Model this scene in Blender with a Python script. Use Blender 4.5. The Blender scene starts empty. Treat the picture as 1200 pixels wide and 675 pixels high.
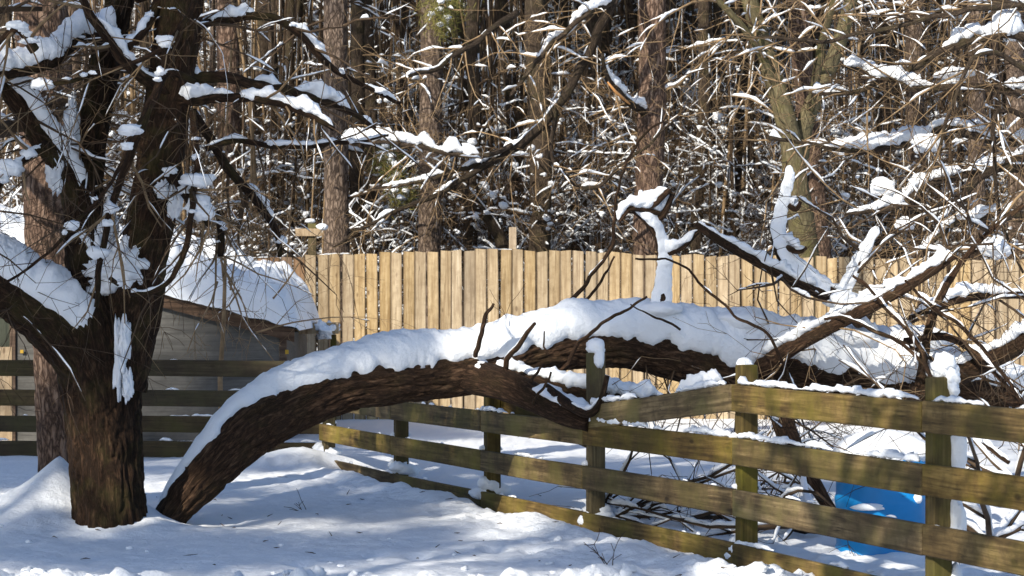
import bpy, math, random
import numpy as np
from mathutils import Vector

# ------------------------------------------------------------------ camera, sky, sun, exposure
scene = bpy.context.scene
FPX, EYE = 2800.0, 1.55                      # focal length in pixels of a 1200 px wide picture, eye height
cam_data = bpy.data.cameras.new('camera')
cam = bpy.data.objects.new('camera', cam_data)
scene.collection.objects.link(cam)
cam.location = (0, 0, EYE)
cam.rotation_euler = (math.radians(90), 0, 0)
cam_data.sensor_width = 36.0
cam_data.lens = 36.0 * FPX / 1200.0
cam_data.clip_end = 2000
cam_data.dof.use_dof = True
cam_data.dof.focus_distance = 16.5
cam_data.dof.aperture_fstop = 8.0
scene.camera = cam

SUN_EL = math.radians(29)
SUN_AZ = math.radians(180 + 34)              # clockwise from +Y: behind the viewer, to the left
world = bpy.data.worlds.new('World'); scene.world = world; world.use_nodes = True
wn = world.node_tree.nodes
sky = wn.new('ShaderNodeTexSky'); sky.sky_type = 'NISHITA'; sky.sun_disc = False
sky.ozone_density = 4.0; sky.sun_elevation = SUN_EL; sky.sun_rotation = SUN_AZ
wn['Background'].inputs['Strength'].default_value = 0.125
world.node_tree.links.new(sky.outputs[0], wn['Background'].inputs[0])
sun_data = bpy.data.lights.new('sun', 'SUN'); sun = bpy.data.objects.new('sun', sun_data)
scene.collection.objects.link(sun)
sun_data.energy = 5.0; sun_data.angle = math.radians(0.53); sun_data.color = (1.0, 0.93, 0.80)
to_sun = Vector((math.sin(SUN_AZ)*math.cos(SUN_EL), math.cos(SUN_AZ)*math.cos(SUN_EL), math.sin(SUN_EL)))
sun.rotation_euler = (-to_sun).to_track_quat('-Z', 'Y').to_euler()
sun.location = (-20, -20, 30)
scene.view_settings.view_transform = 'Standard'
scene.view_settings.look = 'None'
scene.view_settings.gamma = 1.0
scene.view_settings.exposure = 0.4
scene.cycles.max_bounces = 6
scene.cycles.diffuse_bounces = 3

rng = np.random.default_rng(7)
random.seed(7)
UP = np.array([0., 0., 1.])
COL = scene.collection

# ------------------------------------------------------------------ helpers
def P(x, y, Y):
    return np.array([(x - 600) / FPX * Y, Y, EYE - (y - 337.5) / FPX * Y])

def _hash(ix, iy, iz):
    h = (ix * 374761393 + iy * 668265263 + iz * 2147483647 + 1013904223) & 0xffffffff
    h = ((h ^ (h >> 13)) * 1274126177) & 0xffffffff
    h = ((h ^ (h >> 16)) * 2246822519) & 0xffffffff
    return ((h ^ (h >> 15)) & 0xffff) / 65535.0

def vnoise(p):
    """value noise in -1..1, p (...,3)"""
    p = np.asarray(p, float)
    i = np.floor(p).astype(np.int64); f = p - i
    f = f * f * (3 - 2 * f)
    out = 0
    for dx in (0, 1):
        wx = f[..., 0] if dx else 1 - f[..., 0]
        for dy in (0, 1):
            wy = f[..., 1] if dy else 1 - f[..., 1]
            for dz in (0, 1):
                wz = f[..., 2] if dz else 1 - f[..., 2]
                out = out + wx * wy * wz * _hash(i[..., 0] + dx, i[..., 1] + dy, i[..., 2] + dz)
    return out * 2 - 1

def fbm(p, octaves=3):
    p = np.asarray(p, float); a, s, tot = 1.0, 0, 0
    for k in range(octaves):
        s = s + a * vnoise(p * 2 ** k + 17.3 * k); tot += a; a *= .5
    return s / tot

def nrm(v):
    return v / (np.linalg.norm(v, axis=-1, keepdims=True) + 1e-12)

def smooth_path(ctrl, n):
    """Catmull-Rom through the control rows, n samples about evenly spaced in the first three columns"""
    c = np.asarray(ctrl, float)
    c = np.vstack([2 * c[0] - c[1], c, 2 * c[-1] - c[-2]])
    m = len(c) - 3; res = []
    for i in range(m):
        p0, p1, p2, p3 = c[i:i + 4]
        t = np.linspace(0, 1, 16, endpoint=(i == m - 1))[:, None]
        res.append(.5 * (2*p1 + (p2 - p0)*t + (2*p0 - 5*p1 + 4*p2 - p3)*t*t + (3*p1 - p0 - 3*p2 + p3)*t**3))
    d = np.vstack(res)
    s = np.r_[0, np.cumsum(np.linalg.norm(np.diff(d[:, :3], axis=0), axis=1))]
    u = np.linspace(0, s[-1], n)
    return np.stack([np.interp(u, s, d[:, k]) for k in range(d.shape[1])], 1)

class MB:
    """collects triangles; build() links them as one mesh object"""
    def __init__(self): self.v, self.t, self.a, self.n = [], [], [], 0
    def add(self, v, tris, bark=None):
        v = np.asarray(v, float).reshape(-1, 3)
        self.v.append(v); self.t.append(np.asarray(tris, np.int64).reshape(-1, 3) + self.n)
        self.a.append(v if bark is None else np.asarray(bark, float).reshape(-1, 3)); self.n += len(v)
    def mesh(self, name, mat, smooth=True):
        v = np.vstack(self.v); t = np.vstack(self.t)
        me = bpy.data.meshes.new(name)
        me.from_pydata(v.astype(np.float32), [], t.astype(np.int32))
        at = me.attributes.new('bark', 'FLOAT_VECTOR', 'POINT')
        at.data.foreach_set('vector', np.vstack(self.a).astype(np.float32).ravel())
        if smooth: me.polygons.foreach_set('use_smooth', np.ones(len(t), bool))
        me.materials.append(mat); me.update()
        return me
    def build(self, name, mat, parent=None, smooth=True, origin=None):
        if self.n == 0: return None
        if origin is not None:
            self.v = [v - np.asarray(origin) for v in self.v]
        o = bpy.data.objects.new(name, self.mesh(name, mat, smooth))
        COL.objects.link(o)
        if parent is not None:
            o.parent = parent
        return o

def tag(o, label=None, category=None, group=None, kind=None):
    if label: o['label'] = label
    if category: o['category'] = category
    if group: o['group'] = group
    if kind: o['kind'] = kind
    return o

def thing(name, label, category, loc=(0, 0, 0), group=None):
    o = bpy.data.objects.new(name, None); COL.objects.link(o)
    o.location = [float(c) for c in loc]; o.empty_display_size = .2
    return tag(o, label, category, group)

def grid_tris(n, k, wrap=True):
    i = np.arange(n - 1)[:, None]; j = np.arange(k if wrap else k - 1)[None, :]
    a = i * k + j; b = i * k + (j + 1) % k; c = a + k; d = b + k
    return np.concatenate([np.stack([a, b, d], -1).reshape(-1, 3), np.stack([a, d, c], -1).reshape(-1, 3)])

def frames(pts):
    t = nrm(np.gradient(pts, axis=0))
    mean = nrm(pts[-1] - pts[0])
    ref = np.eye(3)[np.argmin(np.abs(mean))]
    n = nrm(np.cross(t, np.broadcast_to(ref, t.shape))); b = np.cross(t, n)
    return t, n, b

def tube(mb, pts, rad, seg=8, ridge=0., lump=0., off=None):
    pts = np.asarray(pts, float); n = len(pts); rad = np.broadcast_to(np.asarray(rad, float), (n,))
    t, nn, b = frames(pts)
    a = np.linspace(0, 2 * np.pi, seg, endpoint=False)
    ca, sa = np.cos(a)[None, :, None], np.sin(a)[None, :, None]
    dirs = ca * nn[:, None] + sa * b[:, None]
    s = np.r_[0, np.cumsum(np.linalg.norm(np.diff(pts, axis=0), axis=1))]
    rm = float(rad.mean())
    off = rng.uniform(0, 50, 3) if off is None else off
    bark = np.stack([np.broadcast_to(np.cos(a) * rm, (n, seg)), np.broadcast_to(np.sin(a) * rm, (n, seg)),
                     np.broadcast_to(s[:, None], (n, seg))], -1) + off
    R = np.broadcast_to(rad[:, None], (n, seg)).copy()
    if lump: R *= 1 + lump * fbm(bark * np.array([3.2, 3.2, 1.3]), 2)
    if ridge:
        w = bark + .03 * np.stack([fbm(bark * 5, 2), fbm(bark * 5 + 9, 2), 0 * R], -1)
        r1 = np.abs(vnoise(w * np.array([32, 32, 6.5])))
        r2 = np.abs(vnoise(w * np.array([60, 60, 15.0]) + 5))
        R += ridge * (np.minimum(r1 * 2.4, 1) - .6 + .35 * (np.minimum(r2 * 2.4, 1) - .5))
    v = pts[:, None] + dirs * R[..., None]
    v = v.reshape(-1, 3); tr = [grid_tris(n, seg)]
    bk = bark.reshape(-1, 3)
    v = np.vstack([v, pts[0], pts[-1]]); bk = np.vstack([bk, off, off + [0, 0, s[-1]]])
    c0, c1 = n * seg, n * seg + 1
    j = np.arange(seg); jn = (j + 1) % seg
    tr.append(np.stack([np.full(seg, c0), jn, j], 1)); e = (n - 1) * seg
    tr.append(np.stack([np.full(seg, c1), e + j, e + jn], 1))
    mb.add(v, np.vstack(tr), bk)

def snow_on(mb, pts, rad, h, cover=.6, step=.06, K=7, side=None, wide=.95, lo=.3, freq=2.2):
    """lumps of snow lying along a branch (or plastered to one side of it)"""
    pts = np.asarray(pts, float); rad = np.broadcast_to(np.asarray(rad, float), (len(pts),))
    s = np.r_[0, np.cumsum(np.linalg.norm(np.diff(pts, axis=0), axis=1))]
    n = int(max(4, min(400, s[-1] / step)))
    u = np.linspace(0, s[-1], n)
    c = np.stack([np.interp(u, s, pts[:, k]) for k in range(3)], 1); r = np.interp(u, s, rad)
    t = nrm(np.gradient(c, axis=0))
    d = UP if side is None else np.asarray(side, float)
    nv = d - (t @ d)[:, None] * t
    m = np.linalg.norm(nv, axis=1); nv = nv / (m[:, None] + 1e-9); bv = np.cross(t, nv)
    o = rng.uniform(0, 99, 3)
    q = np.stack([u * freq, 0 * u, 0 * u], 1) + o
    g = np.clip((fbm(q, 3) * .9 + cover * 1.5 - .75) * 3.0, 0, 1)
    g = g * np.clip((m - lo) / .25, 0, 1) * np.clip(u / .05, 0, 1) * np.clip((s[-1] - u) / .05, 0, 1)
    if g.max() < .05: return
    jit = 1 + .55 * fbm(q * 3.1 + 31, 3) + .25 * fbm(q * 11 + 3, 2)
    hh = h * g ** .6 * m * jit * (.55 + .45 * np.clip(r / .02, 0, 1))
    w = (r * wide + .22 * hh) * g ** .5
    a = np.linspace(0, 2 * np.pi, K, endpoint=False) + .3
    top = .5 + .5 * np.sin(a)
    v = c[:, None] + bv[:, None] * (w[:, None] * np.cos(a))[..., None] \
        + nv[:, None] * (r[:, None] * .55 + hh[:, None] * top)[..., None]
    if K >= 7:
        rad_dir = nrm(v - (c + nv * (r * .55 + hh * .5)[:, None])[:, None])
        amp = np.minimum(hh, .09)[:, None] * (g[:, None] > .3)
        v += (amp * (.30 * vnoise(v * 17 + o) + .22 * vnoise(v * 41 + o)))[..., None] * rad_dir
    else:
        v += (vnoise(v * 14 + o) * .22 * hh[:, None] * (g[:, None] > .3))[..., None] * nv[:, None]
    mb.add(v, grid_tris(n, K))

def shell(mb, pts, rad, H, a0, a1, K=36, wob=14., amp=.3, seed=0.):
    """a thick blanket of snow on a big limb, from a0 to a1 degrees off the top (positive faces the viewer)"""
    pts = np.asarray(pts, float); n = len(pts); rad = np.broadcast_to(rad, (n,)); H = np.broadcast_to(H, (n,))
    a0 = np.broadcast_to(a0, (n,)); a1 = np.broadcast_to(a1, (n,))
    t = nrm(np.gradient(pts, axis=0)); nv = nrm(UP - (t @ UP)[:, None] * t); bv = np.cross(t, nv)
    s = np.r_[0, np.cumsum(np.linalg.norm(np.diff(pts, axis=0), axis=1))]
    q = np.stack([s * 3.5, 0 * s, 0 * s], 1) + seed
    e0 = np.radians(a0 + wob * fbm(q * .5, 1)); e1 = np.radians(a1 + 1.3 * wob * fbm(q * .6 + 40, 2))
    u = np.linspace(-1, 1, K)[None, :]
    ang = (e0 + e1)[:, None] / 2 + (e1 - e0)[:, None] / 2 * u
    ang = ang + np.radians(2.0 * wob) * fbm(q * 2.6 + 70, 4)[:, None] * np.clip(u, 0, 1) ** 7
    prof = (1 - np.abs(u) ** 5) * (.42 + .58 * np.clip(np.cos(ang), 0, 1))
    base = pts[:, None] + (nv[:, None] * np.cos(ang)[..., None] + bv[:, None] * np.sin(ang)[..., None]) * rad[:, None, None]
    lum = 1 + amp * fbm(base * 4.5 + seed, 3) + .55 * amp * fbm(base * 19 + seed, 3)
    end = np.clip(s / .08, 0, 1) * np.clip((s[-1] - s) / .08, 0, 1)
    th = H[:, None] * prof * lum * end[:, None] - .014 * (np.abs(u) > .97) - .02 * (1 - end[:, None])
    out = base + (nv[:, None] * np.cos(ang)[..., None] + bv[:, None] * np.sin(ang)[..., None]) * th[..., None]
    out[..., 2] += .25 * np.clip(th, 0, 1)
    mb.add(out, grid_tris(n, K, False)[:, ::-1])

def blob(mb, c, rx, ry, rz, nu=18, nv=12, amp=.22, f=1.4):
    """a lumpy heap of snow"""
    th = np.linspace(0, np.pi, nv)[:, None]; ph = np.linspace(0, 2*np.pi, nu, endpoint=False)[None, :]
    d = np.stack([np.sin(th)*np.cos(ph), np.sin(th)*np.sin(ph), np.cos(th)*np.ones_like(ph)], -1)
    o = rng.uniform(0, 99, 3)
    k = 1 + amp * fbm(d * f + o, 3) + .3 * amp * fbm(d * 5 * f + o, 2)
    v = np.asarray(c) + d * k[..., None] * np.array([rx, ry, rz])
    mb.add(v, grid_tris(nv, nu)[:, ::-1])

def box(mb, x0, x1, y0, y1, z0, z1, bev=.004, nx=1, warp=0., bark_axis=0):
    """box with chamfered long edges, long axis = X, subdivided nx times"""
    b = bev
    prof = np.array([[y0+b, z0], [y1-b, z0], [y1, z0+b], [y1, z1-b], [y1-b, z1], [y0+b, z1], [y0, z1-b], [y0, z0+b]])
    xs = np.linspace(x0, x1, nx + 1); o = rng.uniform(0, 99, 3)
    xs = np.r_[xs[0], xs[0] + b, xs[1:-1], xs[-1] - b, xs[-1]]
    v = np.zeros((len(xs), 8, 3)); v[..., 0] = xs[:, None]; v[..., 1] = prof[:, 0]; v[..., 2] = prof[:, 1]
    mid = np.array([(y0+y1)/2, (z0+z1)/2])
    for e in (0, -1):
        v[e, :, 1:] = mid + (v[e, :, 1:] - mid) * np.array([1 - 2*b/max(y1-y0, 1e-6), 1 - 2*b/max(z1-z0, 1e-6)])
    if warp:
        q = np.stack([xs * .8, 0*xs, 0*xs], 1) + o
        v[..., 1] += (warp * vnoise(q))[:, None]; v[..., 2] += (warp * vnoise(q + 50))[:, None]
    v = v.reshape(-1, 3); n = len(xs)
    tr = [grid_tris(n, 8)[:, ::-1]]
    for e, fl in ((0, 1), (n - 1, -1)):
        k = np.arange(1, 7); f = np.stack([np.full(6, e*8), e*8 + k, e*8 + k + 1], 1)
        tr.append(f[:, ::fl])
    mb.add(v, np.vstack(tr), v + o)

def grow(out, p, d, L, r, depth, droop=.05, wig=.22, nsub=(3, 6), spread=(.5, 1.1), tip=.35):
    n = int(np.clip(L / .16, 4, 9)); st = L / (n - 1)
    pts = [np.asarray(p, float)]; d = nrm(np.asarray(d, float))
    for k in range(n - 1):
        d = nrm(d + rng.normal(0, wig, 3) * .6 - UP * droop * (k + 1) / n)
        pts.append(pts[-1] + d * st)
    pts = np.array(pts); rad = np.linspace(r, max(r * tip, .0016), n)
    out.append((pts, rad, depth))
    if depth > 0:
        for _ in range(rng.integers(nsub[0], nsub[1] + 1)):
            i = rng.integers(1, n); dd = nrm(pts[i] - pts[i-1])
            side = nrm(np.cross(dd, rng.normal(0, 1, 3))); an = rng.uniform(*spread)
            grow(out, pts[i], dd * math.cos(an) + side * math.sin(an), L * rng.uniform(.3, .62),
                 max(rad[i] * .62, .002), depth - 1, droop, wig, nsub, spread, tip)
    return out

def segs(r): return 12 if r > .06 else 8 if r > .025 else 5 if r > .009 else 4 if r > .005 else 3

def add_branches(bm, sm, lst, h=.05, cover=.5, snow_min=.004, step=.06, K=6, freq=4.5):
    for pts, rad, _ in lst:
        tube(bm, pts, rad, segs(rad[0]))
        if sm is not None and rad.mean() > snow_min:
            snow_on(sm, pts, rad, h * float(np.clip(.45 + rad.mean() / .02, .45, 1.3)), cover, step, K, freq=freq)

# ------------------------------------------------------------------ materials
class NT:
    def __init__(self, name):
        self.m = bpy.data.materials.new(name); self.m.use_nodes = True
        self.t = self.m.node_tree; self.n = self.t.nodes; self.b = self.n['Principled BSDF']
    def new(self, typ, **kw):
        o = self.n.new(typ)
        for k, v in kw.items():
            if k in ('operation', 'blend_type', 'data_type', 'attribute_name', 'feature', 'noise_dimensions', 'interpolation_type'): setattr(o, k, v)
            else: o.inputs[k.replace('_', ' ')].default_value = v
        return o
    def ln(self, a, b): self.t.links.new(a, b)
    def vec(self, src, scale):
        m = self.n.new('ShaderNodeMapping'); m.inputs['Scale'].default_value = scale; self.ln(src, m.inputs['Vector']); return m.outputs[0]
    def noise(self, vec, scale=1., detail=4., rough=.55, dist=0.):
        o = self.n.new('ShaderNodeTexNoise'); o.inputs['Scale'].default_value = scale; o.inputs['Detail'].default_value = detail
        o.inputs['Roughness'].default_value = rough; o.inputs['Distortion'].default_value = dist
        self.ln(vec, o.inputs['Vector']); return o.outputs['Fac']
    def ramp(self, fac, stops):
        o = self.n.new('ShaderNodeValToRGB'); e = o.color_ramp.elements
        while len(e) < len(stops): e.new(.5)
        for el, (p, c) in zip(e, stops): el.position = p; el.color = (*c, 1) if len(c) == 3 else c
        self.ln(fac, o.inputs[0]); return o.outputs[0]
    def mix(self, fac, a, b, mode='MIX'):
        o = self.n.new('ShaderNodeMix'); o.data_type = 'RGBA'; o.blend_type = mode
        for i, s in ((0, fac), (6, a), (7, b)):
            if hasattr(s, 'is_linked') or hasattr(s, 'links'): self.ln(s, o.inputs[i])
            else: o.inputs[i].default_value = s if i == 0 else (*s, 1)
        return o.outputs[2]
    def math(self, op, a, b=0.):
        o = self.n.new('ShaderNodeMath'); o.operation = op
        for i, s in ((0, a), (1, b)):
            if hasattr(s, 'links'): self.ln(s, o.inputs[i])
            else: o.inputs[i].default_value = s
        return o.outputs[0]
    def bump(self, h, strength, dist, prev=None):
        o = self.n.new('ShaderNodeBump'); o.inputs['Strength'].default_value = strength; o.inputs['Distance'].default_value = dist
        self.ln(h, o.inputs['Height'])
        if prev is not None: self.ln(prev, o.inputs['Normal'])
        return o.outputs[0]
    def attr(self, name='bark'):
        o = self.n.new('ShaderNodeAttribute'); o.attribute_name = name; return o.outputs['Vector']
    def objrand(self): return self.n.new('ShaderNodeObjectInfo').outputs['Random']
    def coord(self, k='Object'): return self.n.new('ShaderNodeTexCoord').outputs[k]
    def geo(self): return self.n.new('ShaderNodeNewGeometry').outputs['Position']
    def done(self, col, rough=.8, normal=None, spec=.3):
        if hasattr(col, 'links'): self.ln(col, self.b.inputs['Base Color'])
        else: self.b.inputs['Base Color'].default_value = (*col, 1)
        self.b.inputs['Roughness'].default_value = rough; self.b.inputs['Specular IOR Level'].default_value = spec
        if normal is not None: self.ln(normal, self.b.inputs['Normal'])
        return self.m

def mat_snow():
    m = NT('snow'); g = m.geo()
    col = m.ramp(m.noise(g, 1.7, 4), [(.3, (.83, .86, .90)), (.7, (.90, .91, .93))])
    n = m.bump(m.noise(g, 170., 3, .7), .5, .006)
    n = m.bump(m.noise(g, 26., 5, .65), .6, .02, n)
    return m.done(col, .6, n, .25)
def mat_bark(name, dark, mid, light, sc=1., moss=0., plates=False, bumpd=.012):
    m = NT(name); a = m.attr()
    st = m.vec(a, (40*sc, 40*sc, 8.5*sc) if not plates else (30*sc, 30*sc, 9*sc))
    n1 = m.noise(st, 1., 6, .7, .5)
    if plates:
        v = m.n.new('ShaderNodeTexVoronoi'); v.feature = 'DISTANCE_TO_EDGE'; m.ln(st, v.inputs['Vector'])
        v.inputs['Scale'].default_value = .7
        wv = m.n.new('ShaderNodeVectorMath'); wv.operation = 'ADD'; m.ln(st, wv.inputs[0])
        nz = m.n.new('ShaderNodeTexNoise'); nz.inputs['Scale'].default_value = .9; nz.inputs['Detail'].default_value = 5; m.ln(st, nz.inputs['Vector']); sv = m.n.new('ShaderNodeVectorMath'); sv.operation = 'SCALE'; sv.inputs['Scale'].default_value = 2.6; m.ln(nz.outputs['Color'], sv.inputs[0]); m.ln(sv.outputs[0], wv.inputs[1]); m.ln(wv.outputs[0], v.inputs['Vector'])
        f = m.math('MULTIPLY', m.math('MINIMUM', m.math('MULTIPLY', v.outputs['Distance'], 3.2), 1.), m.math('ADD', n1, .35))
    else:
        f = m.math('MULTIPLY', m.math('ABSOLUTE', m.math('SUBTRACT', n1, .47)), 4.2)
    fine = m.noise(m.vec(a, (70*sc, 70*sc, 22*sc)), 1., 3, .6)
    f2 = m.math('ADD', m.math('MULTIPLY', f, .8), m.math('MULTIPLY', fine, .25))
    col = m.ramp(f2, [(.12, dark), (.5, mid), (.95, light)])
    big = m.noise(a, 2.3, 3)
    col = m.mix(m.math('MULTIPLY', big, .55), col, (mid[0]*.5, mid[1]*.5, mid[2]*.5))
    if moss:
        k = m.ramp(m.noise(a, 4.5, 4, .65), [(.5, (0, 0, 0)), (.68, (moss, moss, moss))])
        col = m.mix(k, col, (.13, .12, .035))
    hsv = m.n.new('ShaderNodeHueSaturation'); m.ln(col, hsv.inputs['Color'])
    m.ln(m.math('ADD', m.math('MULTIPLY', m.objrand(), .5), .75), hsv.inputs['Value'])
    n = m.bump(f2, 1., bumpd * 1.4)
    return m.done(hsv.outputs[0], .9, n, .15)
def mat_plain(name, c1, c2, rough=.85, scale=9.):
    m = NT(name); a = m.attr()
    col = m.ramp(m.noise(a, scale, 3), [(.3, c1), (.7, c2)])
    hsv = m.n.new('ShaderNodeHueSaturation'); m.ln(col, hsv.inputs['Color'])
    m.ln(m.math('ADD', m.math('MULTIPLY', m.objrand(), .4), .8), hsv.inputs['Value'])
    return m.done(hsv.outputs[0], rough, None, .2)
def mat_wood(name, dark, mid, light, axis=0, algae=None, knots=True, val=.4, wear=.4, edge=0.):
    """sawn wood, grain along the mesh's own axis; coordinates come from each mesh's own attribute"""
    m = NT(name); a = m.attr(); r = m.objrand()
    sh = m.n.new('ShaderNodeVectorMath'); sh.operation = 'ADD'; m.ln(a, sh.inputs[0])
    cx = m.n.new('ShaderNodeCombineXYZ')
    for i in range(3): m.ln(m.math('MULTIPLY', r, 37. + 11 * i), cx.inputs[i])
    m.ln(cx.outputs[0], sh.inputs[1]); a = sh.outputs[0]
    sc = [46., 46., 46.]; sc[axis] = 2.2
    g = m.noise(m.vec(a, tuple(sc)), 1., 5, .6, .5)
    sc2 = [16., 16., 16.]; sc2[axis] = .9
    g2 = m.noise(m.vec(a, tuple(sc2)), 1., 3, .5, 1.2)
    f = m.math('ADD', m.math('MULTIPLY', g, .5), m.math('MULTIPLY', g2, .5))
    col = m.ramp(f, [(.36, dark), (.5, mid), (.64, light)])
    if knots:
        v = m.n.new('ShaderNodeTexVoronoi'); s3 = [7., 7., 7.]; s3[axis] = 3.0
        m.ln(m.vec(a, tuple(s3)), v.inputs['Vector']); v.inputs['Scale'].default_value = 1.
        k = m.ramp(v.outputs['Distance'], [(.06, (.8, .8, .8)), (.13, (0, 0, 0))])
        col = m.mix(k, col, (dark[0]*.45, dark[1]*.4, dark[2]*.4))
    sc4 = [85., 85., 85.]; sc4[axis] = 4.
    k = m.ramp(m.noise(m.vec(a, tuple(sc4)), 1., 3, .6, .8), [(.30, (.75, .75, .75)), (.40, (0, 0, 0))])
    col = m.mix(k, col, (dark[0]*.5, dark[1]*.5, dark[2]*.5))
    k = m.ramp(m.noise(a, 11., 5, .7), [(.35, (.5, .5, .5)), (.55, (0, 0, 0))])
    col = m.mix(k, col, dark)
    if algae:
        k = m.ramp(m.noise(a, 2.6, 4, .6), [(.45, (0, 0, 0)), (.66, (.75, .75, .75))])
        col = m.mix(k, col, algae)
    k = m.ramp(m.noise(a, 1.4, 5, .65), [(.4, (0, 0, 0)), (.75, (wear, wear, wear))])
    col = m.mix(k, col, (dark[0]*.6, dark[1]*.6, dark[2]*.62))
    if edge:            # weathering and the gaps' shade, painted dark along the board edges
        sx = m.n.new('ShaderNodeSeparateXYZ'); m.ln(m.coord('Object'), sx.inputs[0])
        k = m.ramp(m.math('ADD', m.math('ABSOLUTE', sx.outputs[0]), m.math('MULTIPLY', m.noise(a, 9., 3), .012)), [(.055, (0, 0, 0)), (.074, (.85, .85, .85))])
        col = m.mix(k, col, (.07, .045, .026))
    hsv = m.n.new('ShaderNodeHueSaturation'); m.ln(col, hsv.inputs['Color'])
    m.ln(m.math('ADD', m.math('MULTIPLY', r, val), 1 - val / 2), hsv.inputs['Value'])
    m.ln(m.math('ADD', m.math('MULTIPLY', m.math('FRACT', m.math('MULTIPLY', r, 7.31)), .3), .85), hsv.inputs['Saturation'])
    n = m.bump(f, .8, .008)
    return m.done(hsv.outputs[0], .8, n, .25)

SNOW = mat_snow()
BARK = mat_bark('furrowed_bark', (.012, .008, .005), (.068, .037, .021), (.18, .11, .062), 1., .22)
BARK_FALLEN = mat_bark('fallen_trunk_bark', (.014, .009, .006), (.095, .053, .031), (.25, .16, .095), 1., .08)
BARK_PINE = mat_bark('plated_pine_bark', (.03, .019, .014), (.19, .122, .088), (.36, .255, .19), 1., 0., True, .012)
BARK_GREY = mat_bark('grey_plated_bark', (.028, .019, .014), (.15, .108, .082), (.30, .225, .17), 1.1, 0., True, .010)
BARK_WOOD = mat_bark('grey_forest_bark', (.025, .018, .012), (.115, .083, .060), (.235, .18, .135), 1.3, .2)
BARK_OLIVE = mat_bark('smooth_olive_bark', (.06, .05, .028), (.15, .125, .07), (.26, .225, .14), .6, .5, False, .003)
TWIG = mat_plain('dark_twig', (.035, .022, .013), (.10, .066, .040))
TWIG_TAN = mat_plain('tan_twig', (.13, .085, .045), (.30, .205, .115))
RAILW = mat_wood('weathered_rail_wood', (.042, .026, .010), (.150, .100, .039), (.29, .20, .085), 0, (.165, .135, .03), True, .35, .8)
RAILW_SHADED = mat_wood('shaded_rail_wood', (.030, .021, .012), (.062, .045, .024), (.10, .075, .04), 0, (.06, .055, .02), True, .3, .6)  # rail wood darkened: the left fence's shade is put into its colour
POSTW = mat_wood('weathered_post_wood', (.045, .032, .012), (.10, .072, .028), (.17, .125, .05), 2, (.12, .11, .02), False, .3, .7)
BOARDW = mat_wood('sawn_fence_board', (.22, .152, .09), (.37, .272, .168), (.49, .375, .245), 2, None, True, .36, .5)
BOARDW_SHADED = mat_wood('shaded_fence_board', (.13, .075, .042), (.25, .155, .09), (.34, .23, .145), 2, None, True, .36, .6, .8)  # left-end boards, twig shade painted in as a redder brown
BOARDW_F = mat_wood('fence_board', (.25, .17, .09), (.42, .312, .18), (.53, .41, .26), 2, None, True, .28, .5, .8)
PLY = mat_wood('grey_plywood', (.065, .062, .056), (.10, .095, .086), (.13, .124, .112), 0, None, False, .1, .4)
FASCIA = mat_wood('brown_fascia', (.05, .03, .018), (.10, .06, .038), (.15, .10, .065), 0, None, True, .1, .4)
DOORW = mat_wood('dark_green_panel', (.03, .034, .026), (.05, .055, .04), (.07, .075, .055), 2, None, False, .1, .3)
def mat_simple(name, c, rough=.5, spec=.4):
    m = NT(name); n = m.noise(m.geo(), 6., 4)
    col = m.ramp(n, [(.3, tuple(x * .82 for x in c)), (.75, c)])
    return m.done(col, rough, m.bump(m.noise(m.geo(), 40., 2), .15, .003), spec)
BLACK = mat_simple('black_drip_edge', (.012, .012, .013), .5)
BLUE = mat_simple('blue_plastic', (.006, .25, .62), .42, .45)
YELLOW = mat_simple('yellow_tag', (.45, .27, .02), .5)
NEEDLE = mat_plain('pine_needles', (.05, .06, .018), (.22, .19, .05), .7, 3.)
RAWWOOD = mat_simple('split_wood', (.55, .27, .10), .7, .2)

# ------------------------------------------------------------------ the yard's layout
FK = .3643                                             # the rail fence runs X = FX + FK * (FY - Y)
def fence_Y(px): return (-.145 + FK * 17.64) / ((px - 600) / FPX + FK)
def fence_pt(Y): return np.array([-.145 + FK * (17.64 - Y), Y])
POST_PX = [385, 470, 577, 698, 875, 1100, 1418]
POSTS = [fence_pt(fence_Y(p)) for p in POST_PX]
FDIR = nrm(np.array([FK, -1.0]))                       # along the fence, towards the viewer
FNRM = np.array([-FDIR[1], FDIR[0]]) * -1              # towards the viewer's side (left)
if FNRM[0] > 0: FNRM = -FNRM
def fence_dz(Y): return -np.interp(Y, [13.6, 19.8, 22], [0, .085, .10])

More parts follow.
